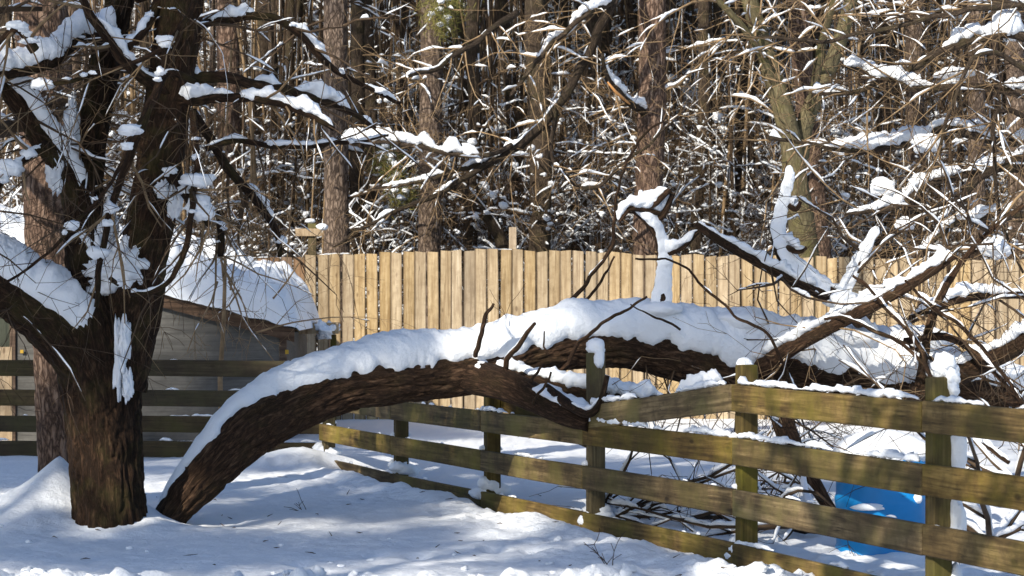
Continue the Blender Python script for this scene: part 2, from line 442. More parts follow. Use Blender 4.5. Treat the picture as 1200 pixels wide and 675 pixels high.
# ------------------------------------------------------------------ ground
def ground_h(x, y):
    x = np.asarray(x, float); y = np.asarray(y, float)
    q = np.stack([x, y, 0 * x], -1)
    h = .030 * fbm(q * .9 + 3, 2) + .017 * fbm(q * 3.6, 3)
    near = np.clip((30 - y) / 6, 0, 1)
    h = h + .013 * fbm(q * 15, 3) * near
    # churned clods in the foreground
    band = np.exp(-((y - 12.35 - .2 * np.sin(x * 1.3)) / .42) ** 2)
    cl = np.clip(fbm(q * 6.5 + 11, 3) + .12, 0, 1)
    h = h + band * (.11 * cl ** 1.1 + .03 * np.abs(vnoise(q * 15)) + .02 * np.abs(vnoise(q * 31)))
    band2 = np.exp(-((y - 13.6) / .8) ** 2) * np.clip((x + .2) / .8, 0, 1)
    h = h + band2 * .05 * np.abs(fbm(q * 5 + 21, 3))
    def mound(cx, cy, rx, ry, a, p=1.):
        return a * np.exp(-(((x - cx) / rx) ** 2 + ((y - cy) / ry) ** 2) ** p)
    h = h + mound(-2.98, 15.75, .30, .40, .40, .62) + mound(-3.4, 15.5, .6, .6, .10)
    h = h + mound(-2.42, 15.45, .22, .3, .13, .8) + mound(-2.2, 15.1, .5, .25, .05)
    c = POSTS[0]
    h = h + mound(c[0] - .1, c[1] - .35, .35, .35, .10) + mound(c[0] - .4, c[1] - .6, .7, .6, .06)
    # a drift against the near side of the rail fence, scooped out in front of it
    dist = (x - (-.145)) * FNRM[0] + (y - 17.64) * FNRM[1]
    al = (x - (-.145)) * FDIR[0] + (y - 17.64) * FDIR[1]
    on = np.clip((al + 4.6) / 1., 0, 1) * np.clip((9 - al) / 1., 0, 1)
    qa = np.stack([al * 1.3, 0 * al, 0 * al], -1)
    h = h + on * (.05 + .05 * fbm(qa, 3)) * np.exp(-((dist - .42) / .22) ** 2) - on * (.035 + .085 * np.clip((y - 13) / 6, 0, 1)) * np.exp(-((dist - .05) / .30) ** 2)
    h = h + on * .05 * np.abs(fbm(q * 7 + 4, 3)) * np.exp(-((dist - .55) / .5) ** 2)
    # heaps under the fallen crown
    br = np.clip((x - 1.4) / 1., 0, 1) * np.exp(-((y - 16.5) / 1.6) ** 2)
    h = h + br * .16 * np.clip(fbm(q * 2.2 + 8, 3) + .3, 0, 1)
    # footprints
    for fx, fy in FOOT:
        h = h - .05 * np.exp(-(((x - fx) / .07) ** 2 + ((y - fy) / .14) ** 2) ** 2)
    # the wooded slope climbs gently behind the board fence
    h = h + np.clip((y - 36) / 60, 0, 1) ** 1.4 * 5.0 + np.clip((y - 96) / 120, 0, 1) * 14
    return h
FOOT = [(-1.2 + .33 * i + .1 * (i % 2), 13.55 + .22 * (i % 2) + .12 * i) for i in range(6)] + \
       [(-.2 + .12 * (i % 2), 17.0 - .55 * i) for i in range(4)]
def axis(a, b, st, lo, hi, g=1.18):
    m = list(np.arange(a, b, st)); s = st; v = m[-1]
    while v < hi: s *= g; v += s; m.append(v)
    s = st; v = a; low = []
    while v > lo: s *= g; v -= s; low.append(v)
    return np.array(low[::-1] + m)
gx = axis(-3.9, 3.6, .027, -400, 400); gy = axis(11.4, 19.5, .027, -400, 700, 1.06)
GX, GY = np.meshgrid(gx, gy, indexing='ij')
GZ = ground_h(GX, GY)
gm = MB(); gm.add(np.stack([GX, GY, GZ], -1), grid_tris(len(gx), len(gy), False)[:, ::-1])
tag(gm.build('snowy_ground', SNOW), kind='structure')
# loose clods thrown up in the foreground are part of the snow cover
cl = MB()
for k in range(150):
    x = rng.uniform(-3.2, 2.2); y = 12.35 + rng.normal(0, .33)
    if k > 125: y = rng.uniform(12.6, 15); x = rng.uniform(-3.3, .6)
    r = rng.uniform(.008, .042) ** 1.0 * (1 if k < 125 else .4)
    blob(cl, (x, y, float(ground_h(x, y)) + r * .3), r * rng.uniform(.8, 1.8), r, r * rng.uniform(.5, 1.), 10, 8, .8, 1.8)
tag(cl.build('snow_clods', SNOW), 'loose clods of churned snow strewn over the foreground', 'snow', kind='stuff')

lt = MB()
for k in range(90):
    y = rng.uniform(12.2, 20); x = rng.uniform(-.2, .15) * y; z = float(ground_h(x, y)) + .004; a_ = rng.uniform(0, 3.14); L_ = rng.uniform(.01, .05) * (2.2 if k % 9 == 0 else 1)
    e = np.array([math.cos(a_), math.sin(a_), rng.normal(0, .2)]) * L_; p = np.array([x, y, z])
    tube(lt, np.array([p - e, p + rng.normal(0, .003, 3), p + e]), [.001, .0035, .001], 4)
tag(lt.build('twig_litter', TWIG), 'specks of bark and broken twigs scattered on the snow', 'litter', kind='stuff')

# ------------------------------------------------------------------ board privacy fence
BF_Y = 28.3
bf = thing('board_fence', 'tall tan upright-board privacy fence running across in front of the wood', 'fence', (0, BF_Y, 0))
BW, BT = .139, .018
board_meshes = []
for k in range(12):
    mb = MB(); w = BW * rng.uniform(.96, 1.0)
    b = .004; prof = np.array([[-w/2+b, 0], [w/2-b, 0], [w/2, b], [w/2, BT], [-w/2, BT], [-w/2, b]])
    zs = np.array([-.3, .5, 1.2, 1.94, 1.95]); v = np.zeros((5, 6, 3)); v[..., :2] = prof; v[..., 2] = zs[:, None]
    v[..., 0] += .004 * rng.normal(0, 1, (5, 1)); v[3:, 3:, 2] -= 0
    v[4, :, 0] *= .96; v[3:, :, 2] += (rng.uniform(-.008, .008) * v[3:, :, 0] / w * 2)
    tr = [grid_tris(5, 6), np.array([[24, 24+i, 25+i] for i in range(1, 5)])]
    o = rng.uniform(0, 99, 3); vv = v.reshape(-1, 3)
    mb.add(vv, np.vstack(tr), vv + o); board_meshes.append(mb.mesh('board', BOARDW_F if k < 8 else BOARDW_SHADED, False))
def top_z(px): return EYE - (np.interp(px, [150, 340, 362, 375, 430, 530, 575, 640, 745, 755, 860, 950, 1060, 1200, 1300],
                                       [303, 302, 299, 299, 297, 294.5, 292, 294, 297, 299, 299.5, 301, 303, 305, 307]) - 337.5) / FPX * BF_Y
x = (150 - 600) / FPX * BF_Y; i = 0
while x < (1290 - 600) / FPX * BF_Y:
    px = 600 + x * FPX / BF_Y
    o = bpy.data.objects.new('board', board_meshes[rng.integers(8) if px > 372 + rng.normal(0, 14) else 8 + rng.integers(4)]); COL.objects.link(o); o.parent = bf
    dy = .012 if (i // 17) % 2 else 0.
    if abs(px - 366) < 5: dy = .05
    o.location = (x, rng.uniform(-.012, .004) - dy, top_z(px) - 1.95 + rng.uniform(-.012, .012))
    o.rotation_euler = (0, rng.normal(0, .003), rng.normal(0, .008))
    x += BW + rng.uniform(.001, .008); i += 1
bx0, bx1 = (150 - 600) / FPX * BF_Y, (1290 - 600) / FPX * BF_Y
for z in (.35, 1.0, 1.7):
    mb = MB(); box(mb, bx0, bx1, BT + .012, BT + .05, z - .045, z + .045, .004, 20); mb.build('backing_rail', BOARDW, bf, False)
for k, px in enumerate((180, 365, 601, 835, 1070, 1280)):
    mb = MB(); X = (px - 600) / FPX * BF_Y
    tz = EYE - (266 - 337.5) / FPX * BF_Y if px == 601 else 1.9
    v = MB(); box(v, -.3, tz, -.045, .045, -.045, .045, .006, 3)
    vv = v.v[0][:, [1, 2, 0]]; mb.add(vv + np.array([X, BT + .10, 0]), v.t[0], vv)
    mb.build('post', POSTW if px != 601 else BOARDW, bf, False)
sm = MB()
pts = np.array([[X, BT * .5, top_z(600 + X * FPX / BF_Y) - .004] for X in np.arange(bx0, bx1, .06)])
for a, b in ((0, 45), (60, 90), (110, len(pts))):
    snow_on(sm, pts[a:b], .010, .022, .30 if a else .6, .03, 6, freq=3.)
sm.build('snow_cap', SNOW, bf)

# a T-shaped wooden perch standing behind the board fence's left end
pe = thing('perch_post', 'short wooden T-shaped perch rising above the left end of the board fence', 'post', (P(366, 300, 28.6)[0], 28.6, 0))
def vbox(name, mat, parent, x0, x1, y0, y1, z0, z1, bev=.005):
    v = MB(); box(v, z0, z1, x0, x1, y0, y1, bev, 3); m = MB(); vv = v.v[0][:, [1, 2, 0]]
    m.add(vv, v.t[0], vv + rng.uniform(0, 99, 3)); return m.build(name, mat, parent, False)
s286 = FPX / 28.6
vbox('post', POSTW, pe, -.05, .05, -.04, .04, -.2, EYE + (337.5 - 262) / s286)
m = MB(); box(m, -.20, .12, -.075, -.045, EYE + (337.5-277)/s286, EYE + (337.5-268)/s286, .004); m.build('crossbar', BOARDW, pe, False)
m = MB(); blob(m, (.12, -.05, EYE + (337.5-266)/s286), .07, .06, .045); blob(m, (-.02, -.01, EYE + (337.5-259)/s286), .06, .05, .03); m.build('snow_cap', SNOW, pe)

# ------------------------------------------------------------------ near rail fence
rf = thing('rail_fence', 'weathered four-rail wooden fence running from the corner towards the viewer at right', 'fence', (POSTS[5][0], POSTS[5][1], 0))
RO = np.array([POSTS[5][0], POSTS[5][1], 0.])
ang = math.atan2(FDIR[1], FDIR[0])
def rail(A, B, tops, hgt=.152, th=.038, name='rail', parent=rf, orig=RO, mat=RAILW, seed=0, side=FNRM, snow=None, cov=.5, sh=.035):
    """a board on the viewer's side of the posts from A to B (plan points), tops at each end"""
    A3 = np.array([*A, tops[0]]) ; B3 = np.array([*B, tops[1]])
    L = np.linalg.norm(B3 - A3); m = MB()
    box(m, 0, L, -th/2, th/2, -hgt, 0, .006, 10, .004)
    d = (B3 - A3) / L; yv = np.array([-d[1], d[0], 0]); yv /= np.linalg.norm(yv); zv = np.cross(d, yv)
    off = np.array([*(side * (.055 + th/2 + .002)), 0])
    o = m.build(name, mat, parent, False)
    from mathutils import Matrix
    o.matrix_local = Matrix([[d[k], yv[k], zv[k], A3[k] + off[k] - orig[k]] for k in range(3)] + [[0, 0, 0, 1]])
    if snow is not None:
        n = max(4, int(L / .05)); u = np.linspace(.02, .98, n)
        pts = np.stack([u * L, 0 * u, 0 * u - .006], 1); sm_ = MB()
        snow_on(sm_, pts, .017, sh, cov, .02, 7, wide=1.0, freq=4.5)
        if sm_.n: tag(sm_.build('snow_strip', SNOW, o), kind='stuff')
    return o
rs = MB()
RTOP = [1.004, .700, .410, .105]
def tz(k, i):   # height of the top of rail k at post i
    return RTOP[k] + float(fence_dz(POSTS[i][1]))
J = .003
for i in range(len(POSTS) - 1):
    A, B = POSTS[i], POSTS[i + 1]
    a2, b2 = A + FDIR * J, B - FDIR * J
    for k in range(4):
        if k == 0:
            if i < 3: continue                         # crushed by the fallen trunk
            t = (tz(0, i), tz(0, i + 1)) if i > 3 else (.775, tz(0, 4))
        else:
            t = (tz(k, i), tz(k, i + 1))
        if k == 0 and i == 3: side_t = .036
        cov = {0: .50, 1: .62 if i == 4 else .42, 2: .34, 3: .38}[k]
        if i in (3, 4) and k < 2: cov = .72
        o = rail(a2, b2, t, snow=rs, cov=cov, sh=.04 if k < 2 else .03, th=.038 + (.004 if k == 0 else 0))
# the broken top rail, knocked down across the second bay under the trunk
rail(POSTS[2] + FDIR * .02 , POSTS[3] - FDIR * .25, (.80, .62), name='rail', snow=rs, cov=.4, th=.030, side=-FNRM)
for i, p in enumerate(POSTS):
    top = {0: .62, 1: .72, 2: .80, 3: 1.125, 4: 1.115, 5: 1.12, 6: 1.13}[i]
    v = MB(); box(v, -.4, top, -.043, .043, -.054, .054, .008, 5, .002)
    vv = v.v[0][:, [1, 2, 0]]; m = MB(); m.add(vv, v.t[0], vv + rng.uniform(0, 99, 3))
    o = m.build('post', POSTW, rf, False); o.location = (p[0] - RO[0], p[1] - RO[1], 0); o.rotation_euler = (0, 0, ang)
    if i in (3, 4, 5):
        s = MB()
        if i == 3: blob(s, (0, 0, top + .03), .062, .06, .062, 22, 16, .35); blob(s, (.02, -.045, top - .03), .035, .03, .06, 16, 10, .5)
        if i == 4: blob(s, (-.01, .02, top + .0), .05, .05, .035, 16, 10, .5)
        if i == 5:
            for bx_, bz_, br_, bh_ in ((.02, .045, .062, .05), (.03, .07, .05, .05), (.06, .0, .045, .06), (.065, -.06, .03, .04)): blob(s, (bx_, 0, top + bz_), br_, .05, bh_, 20, 14, .6, 1.8)
            blob(s, (.085, .0, .74), .055, .05, .14, 18, 12, .45); blob(s, (.085, .0, .40), .05, .05, .15, 18, 12, .5); blob(s, (.08, 0, .1), .04, .05, .12)
        o2 = s.build('snow_cap', SNOW, o); o2.rotation_euler = (0, 0, -ang)
    s = MB()
    for k in range(5):    # snow heaped at the foot and on rail ends behind the post
        e = rng.normal(0, .04, 2)
        blob(s, (e[0], e[1] + .03, .03 + .02 * k), .12 - .015 * k, .10 - .012 * k, .05, 14, 9, .35)
    for k in (1, 2):
        if i < 5: blob(s, (.0, .035, tz(k, i) + .012), .085, .035, .028, 14, 9, .35)
    o3 = s.build('snow_heap', SNOW, rf); o3.location = o.location; o3.rotation_euler = (0, 0, ang + math.pi / 2)

# ------------------------------------------------------------------ far-left rail fence
lf = thing('rail_fence', 'dark shaded rail fence behind the standing tree, in front of the shed', 'fence', (-4.0, 22.4, 0))
LO = np.array([-4.0, 22.4, 0.]); ls = MB()
LP = [np.array([POSTS[0][0] - .05 - 2.25 * i, 22.0 + .22 * i]) for i in range(4)]
SN = np.array([0., -1.])
for i in range(3):
    for k, t in enumerate((.88, .60, .36, .13)):
        rail(LP[i + 1] + np.array([.003, 0]), LP[i] - np.array([.003, 0]), (t + .01, t), hgt=.15, parent=lf, orig=LO, side=SN, mat=RAILW_SHADED, snow=ls, cov=.36, sh=.03)
for p in LP[1:]:
    v = MB(); box(v, -.3, .98, -.05, .05, -.05, .05, .008, 4); vv = v.v[0][:, [1, 2, 0]]; m = MB(); m.add(vv, v.t[0], vv)
    o = m.build('post', RAILW_SHADED, lf, False); o.location = (p[0] + 4.0, p[1] - 22.4 + .07, 0)

# ------------------------------------------------------------------ lean-to shed
sh = thing('lean_to_shed', 'low grey plywood shed with a slanting snow-piled roof behind the dark fence', 'shed', (-4.2, 24.3, 0))
SO = np.array([-4.2, 24.3, 0.])
def sp(px, py): return P(px, py, 24.3) - SO
rA, rB = sp(-60, 276), sp(345, 383)          # roof line along the front, falls to the right
def roofz(x): return rA[2] + (rB[2] - rA[2]) * (x - rA[0]) / (rB[0] - rA[0])
wl, wr = sp(18, 300)[0], sp(334, 300)[0]
def wallmesh(x0, x1, y0, y1, gap=.10):
    v = [(x0, y0, -.2), (x1, y0, -.2), (x1, y0, roofz(x1) - gap), (x0, y0, roofz(x0) - gap),
         (x0, y1, -.2), (x1, y1, -.2), (x1, y1, roofz(x1) - gap), (x0, y1, roofz(x0) - gap)]
    f = [(0, 1, 2), (0, 2, 3), (5, 4, 7), (5, 7, 6), (4, 0, 3), (4, 3, 7), (1, 5, 6), (1, 6, 2), (3, 2, 6), (3, 6, 7), (4, 5, 1), (4, 1, 0)]
    m = MB(); m.add(v, f, np.array(v) + rng.uniform(0, 9, 3)); return m
xm = wl + (wr - wl) * .45
wallmesh(wl, xm - .003, .06, 2.6).build('wall_panel', PLY, sh, False)
wallmesh(xm + .003, wr, .06, 2.6).build('wall_panel', PLY, sh, False)
m = MB(); box(m, wr - .06, wr + .012, .035, .09, -.2, roofz(wr) - .11, .004); m.build('corner_trim', FASCIA, sh, False)
# door bay at the left edge of the view
wallmesh(sp(-60, 0)[0], wl - .07, .075, 2.6).build('door', DOORW, sh, False)
vbox('door_frame', FASCIA, sh, wl - .065, wl - .005, .03, .10, -.2, roofz(wl) - .11)
vbox('door_frame', BOARDW, sh, sp(-2, 0)[0], sp(14, 0)[0], .02, .07, -.2, .95)
def slab(x0, x1, y0, y1, dz0, dz1, name, mat):
    v = [];
    for y in (y0, y1):
        for x_, d in ((x0, dz0), (x1, dz0), (x1, dz1), (x0, dz1)): v.append((x_, y, roofz(x_) + d))
    f = [(0, 1, 2), (0, 2, 3), (5, 4, 7), (5, 7, 6), (4, 0, 3), (4, 3, 7), (1, 5, 6), (1, 6, 2), (3, 2, 6), (3, 6, 7), (4, 5, 1), (4, 1, 0)]
    m = MB(); m.add(v, f, np.array(v) + 3.3); return m.build(name, mat, sh, False)
slab(rA[0], rB[0], -.03, .02, -.155, -.022, 'fascia', FASCIA)
slab(rA[0], rB[0] + .03, -.05, 2.7, -.020, 0., 'roof', BLACK)
vbox('tag', YELLOW, sh, sp(334, 0)[0], sp(338, 0)[0], .02, .03, sp(0, 415)[2], sp(0, 410)[2], .001)
vbox('tag', YELLOW, sh, sp(23, 0)[0], sp(27, 0)[0], .02, .03, sp(0, 414)[2], sp(0, 410)[2], .001)
# the deep uneven snow load
nx, ny = 150, 70
X = np.linspace(rA[0], rB[0] + .06, nx)[:, None] * np.ones((1, ny)); Yg = np.linspace(-.10, 2.75, ny)[None] * np.ones((nx, 1))
pxs = 600 + (X + SO[0]) * FPX / 24.3
want = np.interp(pxs, [-60, 60, 150, 190, 225, 245, 262, 285, 305, 320, 335, 346, 353],
                 [.35, .40, .48, .50, .56, .50, .44, .48, .52, .44, .36, .20, .02])
edge = np.clip((Yg + .10) / .30, 0, 1) ** .6 * np.clip((2.75 - Yg) / .3, 0, 1) ** .6
q = np.stack([X, Yg, 0 * X], -1)
Hs = want * edge * (1 + .34 * fbm(q * 2.3 + 2, 3) + .26 * fbm(q * 7, 3)) + .015
Yg2 = Yg - .05 * np.sin(np.clip(Yg + .1, 0, .3) / .3 * np.pi) + .03 * fbm(q * 6 + 5, 3) * (Yg < .1)
Zs = roofz(X) + Hs; Zs[:, 0] = roofz(X[:, 0]) - .01 + .035 * fbm(np.stack([X[:, 0] * 6, X[:, 0] * 0, X[:, 0] * 0], -1), 3); Zs[-1] = roofz(X[-1]) - .02
m = MB(); m.add(np.stack([X, Yg2, Zs], -1), grid_tris(nx, ny, False)[:, ::-1]); m.build('snow_load', SNOW, sh)

sg = np.array([P(262, 400, 23.4)[0], 23.4, 0.])
sb = thing('bare_shrub', 'thin bare tan shrub sprawling in front of the snowy shed roof', 'shrub', sg)
bm, sm_ = MB(), MB(); lst = []
for (x0, y0, x1, y1) in ((262, 330, 250, 200), (265, 320, 300, 395), (268, 330, 345, 400), (255, 330, 215, 420), (270, 340, 300, 240), (262, 300, 360, 330), (300, 390, 400, 300), (270, 330, 240, 250), (320, 350, 370, 260), (280, 340, 235, 390)):
    a_, b_ = P(x0, y0, 23.4), P(x1, y1, 23.2 + rng.normal(0, .2)); grow(lst, a_ - sg, b_ - a_, np.linalg.norm(b_ - a_), .011, 2, .06, .28, (3, 5))
lst.append((smooth_path(np.array([[0, 0, -.1], P(258, 450, 23.4) - sg, P(262, 380, 23.4) - sg, P(264, 300, 23.4) - sg]), 14), np.linspace(.03, .016, 14), 0))
for k in range(16):
    a_ = P(rng.uniform(200, 350), rng.uniform(250, 330), 23.5); grow(lst, a_ - sg, rng.normal(0, .6, 3) + [.1, -.1, -.5], rng.uniform(.4, .9), .006, 2, .12, .32, (2, 4))
add_branches(bm, sm_, lst, .04, .42, .003, .04)
tag(bm.build('twigs', TWIG_TAN, sb), kind='stuff'); sm_.build('snow_cover', SNOW, sb)

# a plank shelf with snow beside the shed
pk = thing('plank_shelf', 'small plank shelf with a heap of snow beside the shed wall', 'shelf', (P(365, 400, 26.)[0], 26.0, 0))
s26 = FPX / 26.
m = MB(); box(m, -.22, .30, -.15, .15, 1.55 - (391-337.5)/s26, 1.55 - (378-337.5)/s26, .005); m.build('plank', BOARDW, pk, False)
for X0 in (-.18, .24): vbox('leg', POSTW, pk, X0 - .03, X0 + .03, -.03, .03, -.2, 1.55 - (392-337.5)/s26)
m = MB(); [blob(m, (.12 + rng.normal(0, .08), -.1 + rng.normal(0, .05), 1.55-(391-337.5)/s26 + rng.uniform(-.05, .09)), rng.uniform(.05, .1), .08, rng.uniform(.03, .07), 18, 12, .8, 1.8) for _ in range(9)]; m.build('snow_heap', SNOW, pk)

# ------------------------------------------------------------------ blue barrel
bp = P(1040, 652, 13.75)
bl = thing('blue_barrel', 'bright blue plastic barrel capped with snow, behind the rail fence at right', 'barrel', (bp[0], 13.95, 0))
R0 = 55 / FPX * 13.85
prof = [(.0, -.05), (.92, -.05), (.985, -.03), (1, 0), (1, .04), (.975, .06), (.975, .10), (.985, .28), (1.01, .30), (1.01, .33), (.985, .35),
        (.98, .50), (.965, .54), (.90, .57), (.88, .58), (.88, .60), (.84, .60), (.84, .575), (0, .575)]
a = np.linspace(0, 2*np.pi, 48, endpoint=False)
v = np.array([[[r * R0 * math.cos(t), r * R0 * math.sin(t), z] for t in a] for r, z in prof])
m = MB(); m.add(v, grid_tris(len(prof), 48)); o = m.build('drum', BLUE, bl)
m = MB(); blob(m, (0, 0, .60), .29, .27, .125, 30, 18, .16); blob(m, (.17, -.08, .60), .12, .14, .06, 16, 10, .3); m.build('snow_cap', SNOW, bl)
m = MB(); blob(m, (-.12, -R0 + .01, .295), .10, .03, .022, 16, 10, .4); blob(m, (.17, -R0 + .06, .34), .03, .02, .03); m.build('snow_patch', SNOW, bl)

# ------------------------------------------------------------------ the standing tree
def px_path(rows, n):
    """rows of (x, y, halfwidth in px, distance)"""
    c = np.array([[*P(x_, y_, Y), hw / FPX * Y] for x_, y_, hw, Y in rows])
    d = smooth_path(c, n); return d[:, :3], d[:, 3]
TO = np.array([P(128, 620, 15.2)[0], 15.2, 0.])
tr = thing('bare_tree', 'big dark bare multi-stemmed tree with snow in its forks at left', 'tree', TO)
stems = {
 'trunk':  [(130, 665, 47, 15.2), (129, 625, 43, 15.2), (126, 570, 41, 15.2), (122, 500, 43, 15.2), (118, 440, 47, 15.2), (112, 395, 44, 15.2), (105, 350, 28, 15.25)],
 'limb_a': [(112, 440, 34, 15.15), (75, 396, 31, 15.1), (32, 360, 28, 15.05), (-12, 330, 27, 15.0), (-70, 292, 25, 14.9), (-150, 200, 22, 14.8)],
 'limb_b': [(118, 410, 34, 15.25), (105, 335, 29, 15.3), (98, 255, 22, 15.35), (104, 175, 20, 15.4), (117, 105, 18, 15.4), (134, 30, 16, 15.4), (150, -50, 15, 15.4), (165, -180, 12, 15.5)],
 'limb_c': [(140, 455, 30, 15.15), (155, 370, 31, 15.2), (168, 300, 28, 15.2), (184, 215, 27, 15.2), (194, 140, 26, 15.2), (205, 60, 26, 15.15), (216, -30, 25, 15.1), (235, -200, 20, 15.0), (250, -420, 13, 15.0)],
 'limb_d': [(96, 265, 17, 15.35), (78, 205, 14, 15.3), (45, 158, 13, 15.2), (15, 112, 12, 15.1), (-20, 85, 11, 15.0)],
}
ts = MB()
for nm, rows in stems.items():
    n = int(np.clip(len(rows) * 30, 60, 260)); pts, rad = px_path(rows, n)
    m = MB(); tube(m, pts, rad, 120 if rad.max() > .15 else 60, .017 if rad.max() > .12 else .009, .09)
    m.build('trunk' if nm == 'trunk' else 'limb', BARK, tr, origin=TO)
    if nm == 'limb_a': shell(ts, pts[8:], rad[8:], .12, -70, 52, 40, 24, .6, 2.)
    if nm == 'limb_d': shell(ts, pts[4:], rad[4:], .07, -70, 55, 24, 20, .5, 5.)
    if nm == 'limb_c': snow_on(ts, pts[10:], rad[10:], .06, .40, .03, 10, side=(-.9, -.2, .2), wide=.5, lo=.2, freq=3)
    if nm == 'limb_b': snow_on(ts, pts[14:], rad[14:], .06, .42, .03, 10, side=(-.85, -.3, .2), wide=.5, lo=.2, freq=3)
for (x_, y_, rx, ry, rz, Y) in ((133, 325, .20, .14, .13, 15.2), (152, 310, .11, .12, .13, 15.1), (112, 300, .12, .1, .16, 15.3), (141, 425, .04, .06, .22, 14.98),
                                (146, 395, .035, .05, .12, 14.95), (128, 268, .05, .1, .2, 15.35), (70, 195, .06, .08, .14, 15.28), (85, 150, .05, .08, .20, 15.3),
                                (150, 452, .03, .03, .10, 14.93), (205, 235, .045, .04, .09, 15.02), (190, 222, .04, .04, .05, 15.0)):
    blob(ts, P(x_, y_, Y), rx, ry, rz, 36, 26, .8, 2.2)
branches = [  # drawn (x, y, halfwidth px, distance) from thick to thin, snow depth, cover
 ([(135, 45, 8, 15.3), (95, 45, 7.5, 15.1), (62, 72, 7, 14.9), (20, 84, 6, 14.8), (-40, 95, 5, 14.7)], .16, .85),
 ([(200, 110, 8, 15.1), (160, 85, 7, 14.95), (122, 40, 6, 14.8), (100, 5, 5, 14.7), (80, -40, 4, 14.6)], .12, .75),
 ([(212, 90, 7, 15.2), (262, 92, 6, 15.2), (310, 102, 5.5, 15.3), (350, 110, 5, 15.4), (402, 128, 4, 15.6), (440, 150, 2.5, 15.8)], .10, .62),
 ([(208, 118, 6, 15.1), (255, 116, 5, 15.0), (300, 116, 4.5, 14.9), (345, 128, 3.5, 14.8), (390, 150, 2.5, 14.8)], .11, .72),
 ([(212, 40, 6, 15.2), (262, 22, 5.5, 15.3), (318, 22, 5, 15.4), (350, 40, 4.5, 15.5), (372, 62, 4, 15.6), (410, 92, 3, 15.8), (470, 120, 2, 16)], .09, .6),
 ([(240, 175, 4, 15.3), (285, 165, 3.5, 15.4), (330, 172, 3, 15.5), (400, 168, 2.5, 15.7), (455, 160, 1.6, 15.9)], .035, .7),
 ([(190, 190, 6, 15.0), (215, 222, 5.5, 14.9), (232, 245, 5, 14.8), (245, 265, 3, 14.8)], .05, .35),
 ([(225, 130, 6, 15.4), (265, 190, 5.5, 15.6), (300, 235, 5, 15.8), (322, 270, 4, 16.0), (327, 300, 2.5, 16.1)], .07, .55),
 ([(228, 95, 4, 14.9), (195, 85, 4.5, 14.8), (180, 115, 5.5, 14.7), (165, 150, 5.5, 14.6), (145, 200, 5, 14.6), (128, 250, 4.5, 14.6), (120, 300, 4, 14.6), (112, 360, 3, 14.6)], .03, .4),
 ([(230, 0, 3.2, 14.7), (215, 30, 3.2, 14.7), (180, 60, 3, 14.6), (140, 80, 2.8, 14.6), (90, 92, 2.5, 14.5), (40, 105, 2, 14.5)], .03, .25),
 ([(192, 60, 2.6, 14.5), (185, 100, 2.4, 14.5), (160, 150, 2.2, 14.4), (130, 215, 2, 14.4), (85, 265, 1.8, 14.4), (40, 310, 1.6, 14.4), (0, 334, 1.3, 14.4)], .02, .2),
 ([(258, 250, 4.5, 16.4), (260, 275, 4, 16.3), (258, 300, 3.5, 16.3)], .02, .3),
 ([(225, 130, 4, 14.9), (230, 200, 4, 14.8), (222, 260, 3.8, 14.7), (210, 310, 3.5, 14.7), (185, 338, 3.2, 14.7), (150, 342, 3, 14.7), (130, 325, 2.4, 14.6)], .04, .55),
 ([(55, 170, 6, 15.1), (25, 190, 5, 14.9), (-20, 230, 4, 14.8)], .06, .6),
 ([(40, 60, 6, 14.6), (20, 35, 5, 14.5), (-10, 60, 4, 14.5)], .08, .6),
 ([(160, 0, 6, 15.2), (185, -5, 6, 15.1), (170, 30, 6, 15.0), (150, 55, 5, 14.9)], .12, .7),
]
tw = MB(); tn = MB()
for rows, h, cov in branches:
    pts, rad = px_path(rows, len(rows) * 7)
    pts = pts + .02 * np.stack([fbm(pts * 6, 2), fbm(pts * 6 + 7, 2), fbm(pts * 6 + 14, 2)], 1)
    m = MB(); tube(m, pts, rad, 12, .003, .15); m.build('branch', BARK, tr, origin=TO)
    snow_on(ts, pts, rad, h * .85, cov, .018, 14, freq=3.2)
    lst = []
    for k in range(5):
        i = rng.integers(4, len(pts)); d = nrm(pts[i] - pts[i - 1]); s_ = nrm(np.cross(d, rng.normal(0, 1, 3)))
        grow(lst, pts[i], d * .7 + s_ * .8 - UP * .15, rng.uniform(.3, .75), max(rad[i] * .45, .004), 1, .10, .3, (2, 4))
    add_branches(tw if rng.random() < .6 else tn, ts, lst, .04, .42, .003, .035)
for nm in ('limb_b', 'limb_c', 'limb_a', 'limb_d'):      # twigs off the big limbs
    pts, rad = px_path(stems[nm], 60); lst = []
    for k in range(24):
        i = rng.integers(18, 58); d = nrm(rng.normal(0, 1, 3) * [1, .6, .5] + [.2, 0, 0])
        grow(lst, pts[i] + d * rad[i] * .8, d, rng.uniform(.4, 1.1), rng.uniform(.004, .010), 2, .16, .36, (3, 5))
    add_branches(tw if nm != 'limb_b' else tn, ts, lst, .05, .42, .003, .035)
for k in range(46):
    rows = branches[rng.integers(len(branches))][0]; pts, rad = px_path(rows, 30); i = rng.integers(4, 30); lst = []
    grow(lst, pts[i], np.array([rng.normal(0, .7), rng.normal(0, .4), rng.uniform(-.7, .3)]), rng.uniform(.5, 1.3), rng.uniform(.003, .006), 1, .30, .30, (2, 4))
    add_branches(tw if k % 2 else tn, ts, lst, .035, .40, .0025, .03)
for k in range(70):
    rows = branches[rng.integers(len(branches))][0]; pts, rad = px_path(rows, 40); i = rng.integers(3, 38); w_ = .015 + .04 * rng.random() ** 1.6
    blob(ts, pts[i] + [rng.normal(0, .01), -.01, rad[i] * .5 + w_ * .25], w_ * rng.uniform(.8, 1.9), w_, w_ * rng.uniform(.5, 1.1), 14, 10, .8, 1.7)
tag(tw.build('twigs', TWIG, tr, origin=TO), kind='stuff'); tag(tn.build('pale_twigs', TWIG_TAN, tr, origin=TO), kind='stuff')
